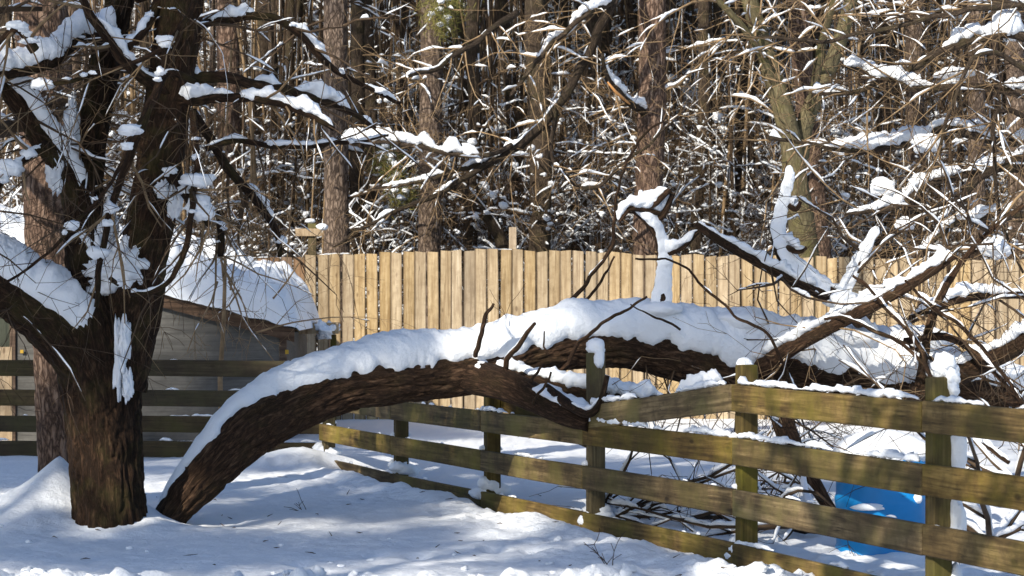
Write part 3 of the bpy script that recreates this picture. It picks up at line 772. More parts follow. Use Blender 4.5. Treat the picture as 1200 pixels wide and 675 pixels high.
ts.build('snow_cover', SNOW, tr, origin=TO)
# its high crown, above the picture
lst = []
for nm in ('limb_b', 'limb_c', 'limb_a'):
    pts, rad = px_path(stems[nm], 20)
    for k in range(3):
        grow(lst, pts[-1] if nm != 'limb_a' else pts[-1], nrm(rng.normal(0, .5, 3) + [0, 0, 1.3]), rng.uniform(2.0, 3.), float(rad[-1]) * .8, 3, -.03, .2, (3, 5))
cm = MB(); cs = MB(); add_branches(cm, cs, lst, .05, .5, .004, .12)
cm.build('crown', TWIG, tr, origin=TO); cs.build('crown_snow', SNOW, tr, origin=TO)

# the pine close behind it
PO = np.array([P(72, 590, 17.2)[0], 17.2, 0.])
pt = thing('pine_tree', 'reddish plate-barked pine standing right behind the multi-stemmed tree', 'tree', PO)
pts, rad = px_path([(76, 640, 33, 17.2), (75, 590, 30, 17.2), (73, 500, 29, 17.2), (68, 400, 29, 17.2), (60, 280, 30, 17.2), (55, 150, 31, 17.2), (48, 0, 31, 17.2), (42, -160, 30, 17.2), (40, -600, 26, 17.2), (45, -1300, 14, 17.2)], 260)
m = MB(); tube(m, pts, rad, 48, .016, .06); m.build('trunk', BARK_PINE, pt, origin=PO)
s = MB(); snow_on(s, pts[20:140], rad[20:140], .03, .34, .03, 8, side=(.8, -.6, 0), wide=.25, freq=4); s.build('snow_cover', SNOW, pt, origin=PO)

# ------------------------------------------------------------------ fallen trunk
FO = np.array([P(205, 612, 15.6)[0], 15.6, 0.])
ft = thing('fallen_tree', 'massive snow-blanketed trunk split from the tree, arched over and crushing the rail fence', 'fallen tree', FO)
main = [(180, 632, 14, 15.5), (203, 601, 19, 15.55), (241, 555, 26, 15.65), (285, 511, 31, 15.8), (332, 483, 30, 15.95), (386, 461, 28, 16.05), (440, 449, 28, 16.15), (500, 441, 28, 16.3), (560, 432, 28, 16.4),
        (615, 416, 27, 16.55), (680, 403, 29, 16.7), (745, 404, 30, 16.8), (800, 415, 31, 16.9), (850, 426, 31, 17.0), (910, 432, 30, 17.1), (970, 440, 28, 17.2),
        (1030, 448, 27, 17.3), (1090, 456, 25, 17.3), (1150, 462, 23, 17.4), (1230, 470, 18, 17.5), (1330, 470, 13, 17.6)]
fp, fr = px_path(main, 420)
m = MB(); tube(m, fp, fr, 130, .019, .08); m.build('trunk', BARK_FALLEN, ft, origin=FO)
for k in range(9):      # torn slivers at the split
    a_ = rng.uniform(0, 6.28); e = nrm(fp[0] - fp[12]); c0 = fp[14] + fr[14] * .8 * (np.array([0, math.cos(a_), 0]) + math.sin(a_) * nrm(np.cross(e, [0, 1., 0])))
    m = MB(); tube(m, np.array([c0, c0 + e * .12, c0 + e * .22 + rng.normal(0, .015, 3), c0 + e * rng.uniform(.26, .38) + rng.normal(0, .03, 3)]), [.03, .026, .014, .002], 6); m.build('splinter', BARK_FALLEN, ft, origin=FO)
fs = MB()
pxm = 600 + fp[:, 0] / fp[:, 1] * FPX
a1 = np.interp(pxm, [190, 240, 300, 400, 500, 600, 700, 760, 820, 860, 900, 960, 1040, 1120], [8, 14, 30, 46, 58, 70, 78, 74, 86, 104, 74, 78, 84, 60])
Hh = np.interp(pxm, [190, 260, 300, 420, 560, 700, 760, 820, 900, 1000, 1080, 1150, 1250], [.02, .04, .08, .125, .11, .10, .115, .15, .17, .18, .18, .12, .08])
shell(fs, fp[8:], fr[8:], Hh[8:], -80, a1[8:], 46, 13, .30, 3.)
def limb(rows, h=.06, cov=.7, n=None, seg=20, mat=BARK_FALLEN, name='limb', sh_=None, K=10, freq=3.0, ridge=.005, crook=0.):
    pts, rad = px_path(rows, n or len(rows) * 12)
    if crook: pts = pts + crook * np.stack([fbm(pts * 5, 3), fbm(pts * 5 + 7, 3), fbm(pts * 5 + 14, 3)], 1); rad = rad * .62
    m = MB(); tube(m, pts, rad, seg, ridge, .10); m.build(name, mat, ft, origin=FO)
    if sh_: shell(fs, pts, rad, h, sh_[0], sh_[1], 26, 14, .4, rng.uniform(0, 50))
    elif h: snow_on(fs, pts, rad, h, cov, .016, K + 3, freq=freq)
    return pts, rad
L = []
# lower limb pushed down onto the rails, and the snowy one beside it
L.append(limb([(480, 436, 12, 16.3), (540, 440, 20, 16.33), (590, 451, 19, 16.15), (630, 468, 17, 15.95), (665, 484, 15, 15.75), (693, 496, 10, 15.6)], .07, .75, seg=32))
L.append(limb([(575, 440, 16, 16.4), (630, 448, 11, 16.25), (690, 462, 9, 16.1), (745, 470, 8, 16.05), (800, 466, 6, 16.1), (850, 452, 4, 16.2)], .10, .85))
L.append(limb([(640, 455, 6, 15.9), (668, 475, 6, 15.6), (690, 485, 5, 15.45), (704, 470, 4, 15.4), (712, 440, 2.5, 15.4)], .05, .7))
# upright snow-plastered limbs
A_ = limb([(772, 372, 13, 16.8), (775, 340, 9, 16.8), (777, 305, 6.5, 16.8), (771, 275, 6, 16.75), (757, 256, 5.5, 16.7), (742, 246, 4, 16.7)], .0)
B_ = limb([(1012, 372, 15, 17.0), (985, 352, 12, 16.9), (950, 332, 10, 16.85), (922, 305, 9, 16.8), (910, 275, 7, 16.8), (916, 240, 6, 16.75), (922, 215, 5, 16.7), (924, 195, 3, 16.7)], .07, .9)
C_ = limb([(893, 430, 12, 16.85), (930, 406, 9.5, 16.6), (985, 377, 8, 16.4), (1040, 349, 7, 16.2), (1085, 322, 5.5, 16.1), (1120, 300, 3, 16.0)], .085, .9)
D_ = limb([(1000, 358, 8, 16.9), (940, 335, 6, 16.75), (880, 303, 5.5, 16.7), (838, 278, 5, 16.6), (815, 262, 3.5, 16.6)], .075, .62)
E_ = limb([(985, 350, 7, 16.9), (1000, 320, 5.5, 16.8), (1015, 290, 4.5, 16.7), (1030, 265, 3, 16.7)], .06, .85)
G_ = limb([(1080, 460, 17, 17.1), (1120, 440, 13, 16.8), (1165, 420, 11, 16.5), (1215, 392, 10, 16.3), (1290, 350, 9, 16.2)], .09, .9)
H_ = limb([(920, 455, 15, 16.9), (915, 480, 14, 16.7), (925, 515, 12, 16.5), (950, 560, 9, 16.4), (975, 600, 6, 16.3)], .06, .5)
I_ = limb([(1078, 450, 6, 17.0), (1090, 380, 5, 16.7), (1112, 330, 4, 16.6), (1150, 280, 3, 16.5), (1200, 240, 3, 16.4)], .06, .6)
J_ = limb([(1060, 400, 4, 16.8), (1110, 395, 4.5, 16.6), (1150, 420, 4, 16.4), (1195, 470, 3, 16.3)], .05, .6)
K_ = limb([(1030, 440, 6, 17.2), (1060, 380, 5, 17.4), (1130, 350, 4.5, 17.6), (1210, 345, 4, 17.8)], .08, .7)
L += [B_, C_, D_, E_, G_, H_, I_, J_, K_]
up = (.15, -.75, .55)
snow_on(fs, A_[0], A_[1], .05, 1.0, .015, 16, side=up, wide=1.1, lo=.1)
snow_on(fs, B_[0][22:], B_[1][22:], .055, 1.0, .015, 16, side=up, wide=1.1, lo=.1)
snow_on(fs, E_[0], E_[1], .05, .9, .02, 12, side=up, wide=1.2, lo=.1)
for rows in ([(745, 246, 4, 16.7), (765, 240, 4, 16.65), (785, 222, 3, 16.6)], [(762, 262, 4, 16.75), (778, 250, 4, 16.7), (788, 228, 3, 16.65)], [(775, 300, 3, 16.8), (800, 290, 2.5, 16.7), (820, 270, 2, 16.7)],
             [(912, 285, 3.5, 16.8), (935, 295, 3, 16.7), (945, 290, 2, 16.7)], [(918, 235, 3.5, 16.75), (932, 245, 3, 16.7), (938, 236, 2, 16.7)], [(775, 250, 3, 16.7), (740, 245, 3, 16.6), (725, 260, 2, 16.6)]):
    limb(rows, .09, 1., name='branch', seg=10)
for (x_, y_, rx, rz, Y) in ((772, 362, .17, .055, 16.72), (985, 352, .13, .07, 16.85), (1000, 395, .18, .09, 17.1), (870, 375, .25, .10, 17.0), (1075, 400, .2, .12, 17.2), (1110, 430, .14, .12, 16.9),
                            (470, 396, .08, .05, 16.3), (925, 205, .03, .06, 16.68), (1165, 290, .10, .06, 16.4), (1098, 435, .09, .10, 17.0)):
    blob(fs, P(x_, y_, Y), rx, rx * .8, rz, 24, 16, .35, 1.3)
# dark sticks poking out of the snow blanket
for rows in ([(557, 418, 4.5, 16.2), (563, 395, 4.5, 16.1), (572, 372, 4, 16.05), (581, 357, 2, 16.0)], [(585, 445, 5.5, 16.2), (597, 418, 5, 16.05), (610, 395, 4.5, 15.95), (629, 379, 3, 15.9)],
             [(655, 432, 4, 16.3), (680, 400, 3.6, 16.1), (715, 372, 3, 16.0), (758, 347, 2, 15.9)], [(642, 415, 1.8, 16.3), (641, 386, 1.2, 16.2)],
             [(652, 378, 4, 16.9), (690, 330, 3.8, 16.9), (715, 290, 3.6, 16.9), (722, 250, 3, 16.9), (735, 190, 2.5, 17), (780, 140, 2, 17)], [(655, 380, 3, 16.9), (700, 340, 2.5, 17), (718, 300, 2, 17)],
             [(800, 385, 2, 16.6), (770, 370, 1.8, 16.5), (740, 358, 1.2, 16.5)], [(625, 470, 3, 15.8), (636, 455, 2.6, 15.6), (645, 436, 2, 15.6)], [(622, 448, 3, 15.9), (640, 425, 2.5, 15.8)],
             [(930, 470, 3.5, 16.0), (900, 395, 3, 15.9), (850, 360, 2.5, 15.9), (800, 312, 2.2, 15.9), (745, 300, 1.8, 15.9)],
             [(1110, 480, 4, 15.6), (1075, 420, 3.6, 15.6), (1045, 395, 3.4, 15.6), (1010, 380, 3, 15.6), (965, 372, 2.4, 15.6)],
             [(1105, 470, 4, 15.8), (1090, 430, 4, 15.8), (1040, 360, 3.4, 15.9), (1000, 320, 2.4, 16)], [(1200, 470, 4, 15.7), (1150, 410, 4, 15.8), (1100, 365, 3.6, 15.9), (1060, 330, 2.6, 16)],
             [(1180, 540, 4, 15.2), (1120, 500, 3.5, 15.3), (1060, 470, 3, 15.4)], [(1000, 375, 4, 16.5), (1080, 412, 3.6, 16.3), (1150, 440, 3, 16.2), (1200, 470, 2, 16.2)]):
    L.append(limb(rows, .045 if rows[0][0] > 840 else .02, .5 if rows[0][0] > 840 else .3, name='branch', seg=10, mat=BARK_FALLEN, ridge=.002, crook=.05, freq=5.))
# twigs of the fallen crown
tw = MB(); tn = MB()
def spray(src, k, Lr, r, depth, bias, snow=.45, h=.045, droop=.04, lo=.15):
    for j in range(k):
        pts, rad = src[rng.integers(len(src))]; i = rng.integers(int(len(pts) * lo), len(pts))
        d = nrm(rng.normal(0, .8, 3) + bias); lst = []
        grow(lst, pts[i], d, rng.uniform(*Lr), rng.uniform(*r), depth, droop, .42, (2, 4))
        for q_ in lst:       # keep the crown behind the rails
            q_[0][:, 2] = np.maximum(q_[0][:, 2], .03)
            lim = 17.64 - (q_[0][:, 0] + .145) / FK
            q_[0][:, 1] = np.maximum(q_[0][:, 1], np.where(q_[0][:, 2] < 1.1, lim + .25, 0))
        add_branches(tw if rng.random() < .62 else tn, fs, lst, h, snow, .003, .035)
spray([B_, C_, D_, E_, I_, K_], 26, (.5, 1.3), (.006, .014), 2, np.array([.1, -.1, .25]), .5)
spray([G_, I_, J_, K_, C_], 36, (.6, 1.5), (.004, .010), 2, np.array([.2, -.1, .05]), .5)
right = [(fp[260:400], fr[260:400])]
spray(right, 20, (.5, 1.2), (.004, .010), 2, np.array([.0, -.3, -.35]), .45, lo=0.)
spray([H_], 22, (.5, 1.1), (.005, .012), 2, np.array([.0, -.1, -.1]), .5, lo=0.)
spray([(fp[190:280], fr[190:280])], 16, (.5, 1.1), (.005, .011), 2, np.array([.2, -.2, -1.2]), .4, lo=0.)
spray([L[1]], 10, (.3, .6), (.004, .008), 1, np.array([.2, 0, .1]), .5)
tag(tw.build('twigs', TWIG, ft, origin=FO), kind='stuff'); tag(tn.build('pale_twigs', TWIG_TAN, ft, origin=FO), kind='stuff')
fs.build('snow_cover', SNOW, ft, origin=FO)

# fallen boughs in the snow behind the rails
bi = 0
for (px, py, Y, dx, lab) in ((690, 560, 15.9, .9, 'bare bough half buried behind the middle of the rail fence'), (800, 545, 15.6, .5, 'snowy twiggy bough under the arched trunk behind the second rail'),
                             (905, 570, 14.9, .4, 'tangled dark bough lying left of the blue barrel'), (960, 585, 14.6, -.5, 'snow-lined bough touching the left side of the blue barrel'),
                             (1160, 570, 13.9, .6, 'tangled bough right of the blue barrel'), (1190, 500, 14.4, -.3, 'twiggy bough leaning behind the top rail at the right edge')):
    g = P(px, py, Y); g[2] = ground_h(g[0], g[1]) + (.05 if py > 520 else .35)
    bo = thing('fallen_bough', lab, 'branch', g, 'broken boughs lying behind the rail fence')
    bm, sm_ = MB(), MB(); lst = []
    for k in range(5):
        grow(lst, np.zeros(3), nrm(np.array([dx * rng.uniform(.5, 1.5) + rng.normal(0, .5), rng.normal(0, .35), rng.uniform(-.02, .4)])), rng.uniform(.7, 1.5), rng.uniform(.010, .022), 2, .10, .25, (3, 5))
    lst2 = []
    for q_ in lst:
        w = q_[0] + g; w[:, 2] = np.maximum(w[:, 2], ground_h(w[:, 0], w[:, 1]) - .01)
        lim = 17.64 - (w[:, 0] + .145) / FK; w[:, 1] = np.maximum(w[:, 1], lim + .3)
        lst2.append((w - g, q_[1], q_[2]))
    add_branches(bm, sm_, lst2, .05, .62, .003, .03)
    tag(bm.build('twigs', TWIG, bo), kind='stuff'); sm_.build('snow_cover', SNOW, bo)

# small dead weeds in the foreground snow
for (px, py, lab) in ((357, 598, 'tiny dead weed poking from the snow beside the fallen trunk'), (715, 668, 'bare forked twig in the snow at the bottom edge')):
    Y = EYE * FPX / (py - 337.5); g = P(px, py, Y); g[2] = ground_h(g[0], g[1])
    m = MB(); lst = []
    for k in range(4): grow(lst, g + [rng.normal(0, .01), 0, -.02], nrm(np.array([rng.normal(0, .6), rng.normal(0, .4), .8])), rng.uniform(.08, .17), .003, 1, .02, .3, (1, 3))
    for q_ in lst: tube(m, q_[0], q_[1], 4)
    tag(m.build('dead_weed', TWIG, None, origin=g), lab, 'weed').location = g

# ------------------------------------------------------------------ the wood behind the board fence
def crown_lists(n, L, r, z0, z1, rad):
    lst = []
    for k in range(n):
        z = rng.uniform(z0, z1); a_ = rng.uniform(0, 2*np.pi)
        grow(lst, np.array([0, 0, z]), np.array([math.cos(a_), math.sin(a_), rng.uniform(-.1, .5)]), L * (1.25 - .8 * (z - z0) / (z1 - z0)) * rng.uniform(.7, 1.1), r, 2, .06, .18, (4, 6))
    return lst
def needles(mb, c, n, R, L, w0=.004):
    c = np.asarray(c, float); p = c + rng.normal(0, R, (n, 3)); d = nrm(rng.normal(0, 1, (n, 3)) + [0, 0, -.2])
    w = nrm(np.cross(d, rng.normal(0, 1, (n, 3)))) * w0
    mb.add(np.stack([p - w, p + w, p + d * L], 1), np.arange(3 * n).reshape(-1, 3))
crown_meshes = []
for k in range(3):
    bm, sm_ = MB(), MB(); lst = crown_lists(34, 2.6, .035, 8.0, 15.5, 0)
    for q_ in lst:
        tube(bm, q_[0], q_[1], 4 if q_[1][0] > .012 else 3)
        if q_[1].mean() > .006: snow_on(sm_, q_[0], q_[1], .09, .62, .2, 5)
    nd_ = MB()
    for q_ in lst:
        if q_[2] == 0 and rng.random() < (.34, .2, .08)[k]: needles(nd_, q_[0][-2], 26, .16, .26, .012)
    crown_meshes.append((bm.mesh('crown', TWIG), sm_.mesh('crown_snow', SNOW), nd_.mesh('needles', NEEDLE)))
def add_crown(root, k, s=1., dz=0.):
    for nm, me in zip(('crown', 'crown_snow', 'needles'), crown_meshes[k % 3]):
        o = bpy.data.objects.new(nm, me); COL.objects.link(o); o.parent = root
        o.rotation_euler = (0, 0, rng.uniform(0, 6.28)); o.scale = (s, s, s); o.location = (0, 0, dz)
NAMES = [  # px path (x at y=300, x at y=0), half width px, distance, bark, label
 (272, 264, 15, 33.0, BARK_PINE, 'reddish brown pine trunk rising right behind the shed roof'),
 (396, 393, 16, 30.5, BARK_GREY, 'sunlit grey-brown pine trunk at the left end of the board fence'),
 (421, 416, 9, 33.0, BARK_WOOD, 'dark trunk, left of a close pair beside the sunlit pine'),
 (434, 430, 9, 33.6, BARK_WOOD, 'dark trunk, right of a close pair beside the sunlit pine'),
 (504, 505, 15, 31.0, BARK_GREY, 'stout grey-brown pine trunk left of the tall fence post'),
 (551, 557, 9, 32.5, BARK_WOOD, 'slim dark slightly bent trunk just left of the tall fence post'),
 (611, 590, 9, 34.0, BARK_WOOD, 'dark trunk leaning left just behind the tall fence post'),
 (630, 634, 14, 31.5, BARK_WOOD, 'thick dark trunk right of the tall fence post'),
 (684, 690, 8, 34.5, BARK_WOOD, 'slim brown trunk midway between the tall fence post and the reddish pine'),
 (706, 712, 6, 37.0, BARK_WOOD, 'thin dark trunk close left of the big reddish pine'),
 (758, 764, 18, 30.0, BARK_PINE, 'big straight reddish pine trunk in the middle of the wood'),
 (818, 823, 8, 33.0, BARK_WOOD, 'dark trunk right of the big reddish pine'),
 (876, 872, 13, 34.0, BARK_WOOD, 'broad dark trunk left of the forked olive tree'),
 (962, 935, 14, 31.5, BARK_PINE, 'reddish trunk leaning left behind the forked olive tree'),
 (1034, 1040, 10, 34.0, BARK_WOOD, 'dark trunk right of the forked olive tree'),
 (1074, 1072, 12, 32.5, BARK_GREY, 'grey-brown trunk above the right part of the board fence'),
 (1146, 1142, 11, 31.0, BARK_GREY, 'sunlit tan trunk near the right edge of the wood'),
 (1192, 1188, 12, 31.5, BARK_GREY, 'sunlit brown trunk at the right edge of the picture'),
 (326, 322, 6, 36.0, BARK_WOOD, 'thin dark trunk between the shed roof and the sunlit pine'),
 (360, 352, 5, 38.0, BARK_WOOD, 'thin grey trunk behind the wooden perch'),
 (478, 470, 6, 38.0, BARK_WOOD, 'thin dark trunk close left of the stout grey-brown pine'),
 (660, 664, 6, 40.0, BARK_WOOD, 'thin dark trunk right of the thick dark trunk'),
]
tree_objs = {}
for ti, (xb, xt, hw, Y, mat, lab) in enumerate(NAMES):
    base = P(xb, 300, Y); top = P(xt, 0, Y); gz = float(ground_h(base[0], Y)); lean = (top - base) / (top[2] - base[2])
    root = thing('pine_tree' if mat is not BARK_WOOD else 'bare_tree', lab, 'tree', (base[0] - lean[0] * (base[2] - gz), Y, gz), 'trees in the wood behind the board fence')
    tree_objs[ti] = root
    zz = np.r_[np.linspace(-.2, 9, 110), np.linspace(9.3, 16, 12)]
    c = np.stack([lean[0] * zz, 0 * zz, zz], 1); wv = .10 if mat is BARK_WOOD else .03
    ph = rng.uniform(0, 50)
    c[:, 0] += wv * fbm(np.stack([zz * .45 + ph, 0*zz, 0*zz], 1), 2); c[:, 1] += wv * fbm(np.stack([zz * .45 + ph + 20, 0*zz, 0*zz], 1), 2)
    r = .88 * hw / FPX * Y * np.interp(zz, [-.2, .1, .6, 5, 16], [1.35, 1.18, 1.06, 1.0, .35])
    m = MB(); tube(m, c, r, 30 if hw > 10 else 16, .012 if hw > 10 else .005, .07); m.build('trunk', mat, root)
    s = MB()
    if mat is BARK_WOOD or ti % 3 == 0: snow_on(s, c[5:80], r[5:80], .035, .52, .05, 6, side=(.9, -.45, 0), wide=.30, freq=1.4)
    bm = MB(); lst = []
    for k in range(11 if hw > 10 else 8):
        z = rng.uniform(1.8, 7.5); a_ = rng.uniform(0, 6.28)
        i = np.argmin(np.abs(zz - z))
        grow(lst, c[i], np.array([math.cos(a_), math.sin(a_) - .2, rng.uniform(-.2, .35)]), rng.uniform(.5, 1.7), rng.uniform(.010, .022), 2, .12, .25, (2, 4))
    add_branches(bm, s, lst, .06, .5, .003, .06, freq=6.)
    tag(bm.build('twigs', TWIG if ti % 2 else TWIG_TAN, root), kind='stuff')
    if s.n: s.build('snow_cover', SNOW, root)
    if ti % 2: add_crown(root, ti)

# drooping bough of the big reddish pine that crosses the upper middle
root = tree_objs[10]; ro = np.array(root.location)
bough_s = MB(); tw = MB()
for rows, h, cov in (
  ([(757, -70, 10, 30), (735, -30, 9, 29.6), (718, 5, 8, 29), (690, 60, 7.5, 29.2), (655, 125, 7, 29.2), (610, 170, 6, 29.2), (540, 212, 5, 29.2), (480, 240, 4, 29.2), (420, 270, 3, 29.2), (392, 290, 2, 29.2)], .08, .45),
  ([(655, 125, 6, 29.2), (615, 170, 5, 29.3), (560, 195, 4.5, 29.3), (500, 210, 3.5, 29.3), (430, 225, 2, 29.4)], .09, .55),
  ([(600, 172, 5, 29.2), (560, 185, 4.5, 29), (520, 180, 4, 29), (460, 165, 4, 29), (400, 168, 2.5, 29)], .20, .62),
  ([(720, 0, 5, 29), (680, 20, 4.5, 28.5), (640, 60, 4, 29), (600, 110, 3, 29)], .12, .6),
  ([(756, 132, 6, 29.9), (738, 120, 5.5, 29.5), (714, 92, 4.5, 29.1), (703, 62, 3, 28.9)], .12, .7),
  ([(655, 125, 4, 29.2), (650, 190, 3.5, 29), (690, 220, 3, 29), (740, 185, 2.5, 29), (790, 140, 2, 29)], .03, .3),
  ([(605, 15, 6, 28.6), (570, 40, 5, 28.2), (520, 75, 4.5, 27.9), (475, 90, 3, 27.6)], .05, .5)):
    pts, rad = px_path(rows, len(rows) * 7); rad = rad * .72; pts = pts + .05 * np.stack([fbm(pts * 3, 2), 0 * rad, fbm(pts * 3 + 9, 2)], 1)
    m = MB(); tube(m, pts, rad, 10, .003, .1); m.build('bough', BARK_WOOD, root, origin=ro); snow_on(bough_s, pts, rad, h, cov, .025, 12, freq=1.8)
    lst = []
    for k in range(15):
        i = rng.integers(6, len(pts)); d = nrm(pts[i] - pts[i-1])
        grow(lst, pts[i], d * .5 + nrm(np.cross(d, rng.normal(0, 1, 3))) * .9 - UP * .2, rng.uniform(.4, 1.2), rng.uniform(.006, .012), 2, .15, .28, (2, 4))
    add_branches(tw, bough_s, lst, .07, .45, .003, .05)
tag(tw.build('twigs', TWIG_TAN, root, origin=ro), kind='stuff'); bough_s.build('snow_load', SNOW, root, origin=ro)
m = MB(); tube(m, smooth_path(np.array([P(712, 96, 28.85), P(722, 108, 28.9), P(738, 122, 29.1)]), 8), .02 * np.sin(np.linspace(.5, 2.6, 8)), 10); m.build('split_wood', RAWWOOD, root, origin=ro)

# forked olive-barked tree
OO = P(940, 300, 30.0); OO[2] = 0
ot = thing('forked_tree', 'smooth olive-barked tree forking into a wide V above the board fence', 'tree', OO)
os_ = MB(); tw = MB()
for nm, rows in (('trunk', [(948, 500, 20, 30), (945, 400, 18, 30), (942, 290, 17, 30), (932, 210, 15, 30), (926, 165, 13, 30), (912, 110, 12, 30), (895, 55, 11, 30), (876, -10, 10, 30), (850, -120, 9, 30), (800, -320, 6, 30)]),
                 ('limb', [(936, 190, 11, 30.1), (945, 140, 10, 30.2), (965, 95, 10, 30.3), (985, 45, 9, 30.4), (1000, -10, 8, 30.5), (1030, -120, 7, 30.6), (1060, -300, 5, 30.8)]),
                 ('limb', [(950, 130, 5, 30.0), (962, 60, 5, 29.8), (975, 10, 4, 29.6), (1000, -60, 3, 29.4)]),
                 ('limb', [(915, 115, 5, 30), (890, 60, 4.5, 29.7), (860, 20, 4, 29.4), (820, -20, 3, 29.2)])):
    pts, rad = px_path(rows, len(rows) * 14); m = MB(); tube(m, pts, rad, 24, .003, .12); m.build(nm, BARK_OLIVE, ot, origin=OO)
    snow_on(os_, pts, rad, .035, .45, .05, 8, side=(.7, -.3, .5), wide=.4, freq=1.6)
    lst = []
    for k in range(14):
        i = rng.integers(15, len(pts)); d = nrm(rng.normal(0, .8, 3) + [0, -.3, .1])
        grow(lst, pts[i], d, rng.uniform(.7, 1.9), rng.uniform(.008, .018), 2, .08, .25, (3, 5))
    add_branches(tw, os_, lst, .065, .5, .003, .06)
tag(tw.build('twigs', TWIG_TAN, ot, origin=OO), kind='stuff'); os_.build('snow_cover', SNOW, ot, origin=OO)

# slanting dead stem behind the fence
dO = P(598, 300, 32); dO[2] = 0
ds = thing('leaning_stem', 'dead dark stem leaning against the trunks left of the tall fence post', 'tree', dO)
pts, rad = px_path([(606, 400, 9, 32), (590, 290, 8, 32), (560, 240, 7, 32), (520, 195, 5, 32), (480, 130, 3, 32)], 40)
m = MB(); tube(m, pts, rad, 12, .004, .1); m.build('trunk', BARK_WOOD, ds, origin=dO); s = MB(); snow_on(s, pts, rad, .05, .8, .04, 8); s.build('snow_cover', SNOW, ds, origin=dO)

# bare tree beyond the right edge whose arching branches come into the picture
RO2 = np.array([P(1330, 400, 19.5)[0], 19.5, 0.])
rt = thing('bare_tree', 'bare tree at the right edge with tan arching branches and pads of snow', 'tree', RO2)
pts, rad = px_path([(1330, 640, 24, 19.5), (1330, 450, 21, 19.5), (1322, 250, 19, 19.5), (1310, 50, 17, 19.5), (1300, -200, 13, 19.5), (1290, -450, 8, 19.5)], 90)
m = MB(); tube(m, pts, rad, 32, .008, .08); m.build('trunk', BARK_WOOD, rt, origin=RO2)
rs2 = MB(); tw = MB(); tn = MB()
for rows, h, cov in (
  ([(1315, 150, 8, 19.5), (1250, 120, 7, 19.3), (1200, 108, 6, 19.2), (1140, 100, 5, 19.2), (1080, 105, 4, 19.2), (1040, 95, 3, 19.3), (985, 75, 2, 19.3)], .10, .75),
  ([(1312, 100, 8, 19.5), (1240, 60, 7, 19.3), (1180, 40, 6, 19.2), (1100, 60, 5, 19.2), (1060, 80, 4, 19.3), (1010, 105, 3, 19.4), (955, 110, 2, 19.5)], .10, .6),
  ([(1318, 250, 8, 19.5), (1250, 200, 7, 19.2), (1195, 185, 6, 19.0), (1150, 200, 5, 18.9), (1090, 215, 4.5, 18.9), (1050, 240, 3.5, 18.9), (990, 250, 2, 19)], .09, .72),
  ([(1325, 300, 8, 19.5), (1250, 225, 7, 19.1), (1200, 195, 6, 18.8), (1155, 205, 5, 18.7), (1120, 230, 3.5, 18.6), (1085, 250, 2, 18.6)], .07, .5),
  ([(1310, 40, 6, 19.5), (1240, 20, 5, 19.6), (1160, 0, 4.5, 19.7), (1090, -10, 3, 19.8)], .09, .7),
  ([(1315, 130, 7, 19.5), (1250, 160, 6, 19.6), (1180, 165, 5.5, 19.8), (1110, 150, 5, 20), (1060, 170, 4, 20), (1000, 175, 3, 20.2), (900, 160, 2, 20.4)], .12, .7),
  ([(1320, 200, 7, 19.5), (1260, 280, 6, 19.2), (1200, 250, 5, 19), (1130, 260, 4, 18.9), (1080, 290, 3, 18.8)], .09, .6),
  ([(1300, -40, 5, 19.5), (1210, 5, 4, 19.2), (1130, 10, 3.2, 19), (1050, 30, 2.6, 19), (960, 48, 2.2, 19), (870, 45, 1.5, 19)], .02, .2),
  ([(1310, 60, 5, 19.5), (1230, 90, 4, 18.8), (1160, 60, 3, 18.5), (1120, 110, 2.4, 18.4), (1100, 180, 1.8, 18.4)], .03, .3),
  ([(1318, 200, 5, 19.5), (1230, 150, 4, 18.6), (1170, 130, 3, 18.4), (1165, 190, 2.4, 18.3), (1175, 260, 2, 18.3), (1200, 320, 1.4, 18.3)], .03, .3)):
    pts, rad = px_path(rows, len(rows) * 8); pts = pts + .04 * np.stack([fbm(pts * 4, 2), 0 * rad, fbm(pts * 4 + 9, 2)], 1)
    m = MB(); tube(m, pts, rad, 10, .003, .1); m.build('branch', BARK_WOOD, rt, origin=RO2); snow_on(rs2, pts, rad, h, cov, .022, 12, freq=2.6)
    for k in range(17):
        lst = []; i = rng.integers(8, len(pts)); d = nrm(pts[i] - pts[i-1])
        grow(lst, pts[i], d * .8 + nrm(np.cross(d, rng.normal(0, 1, 3))) * .8 + UP * rng.uniform(-.3, .2), rng.uniform(.4, 1.2), rng.uniform(.005, .011), 2, .12, .38, (2, 4))
        add_branches(tw if k % 3 == 0 else tn, rs2, lst, .05, .42, .003, .045)
for (x_, y_, rx, rz, Y) in ((1165, 190, .07, .06, 18.9), (1180, 28, .12, .12, 19.2), (1085, 168, .14, .07, 19.6), (1168, 290, .13, .09, 18.8), (1060, 262, .08, .05, 18.8), (1035, 218, .10, .07, 18.9), (1120, 85, .16, .05, 19.2)):
    blob(rs2, P(x_, y_, Y), rx, rx * .7, rz, 20, 14, .5, 1.6)
tag(tw.build('twigs', TWIG, rt, origin=RO2), kind='stuff'); tag(tn.build('pale_twigs', TWIG_TAN, rt, origin=RO2), kind='stuff'); rs2.build('snow_cover', SNOW, rt, origin=RO2)

# pine boughs with needles, upper left of the middle
nb = tree_objs[4]; no = np.array(nb.location); nm_ = MB(); ns_ = MB()
for (x_, y_) in ((510, 12), (520, 28), (530, 0), (462, 200), (452, 182), (470, 228)):
    c = P(x_, y_, 30.2 + rng.normal(0, .3)); needles(nm_, c, 330, .11, .13); [blob(ns_, c + rng.normal(0, .07, 3) + [0, 0, .04], .05, .05, .03, 10, 8, .7, 2.) for _ in range(3)]
nm_.build('needles', NEEDLE, nb, origin=no); ns_.build('needle_snow', SNOW, nb, origin=no)

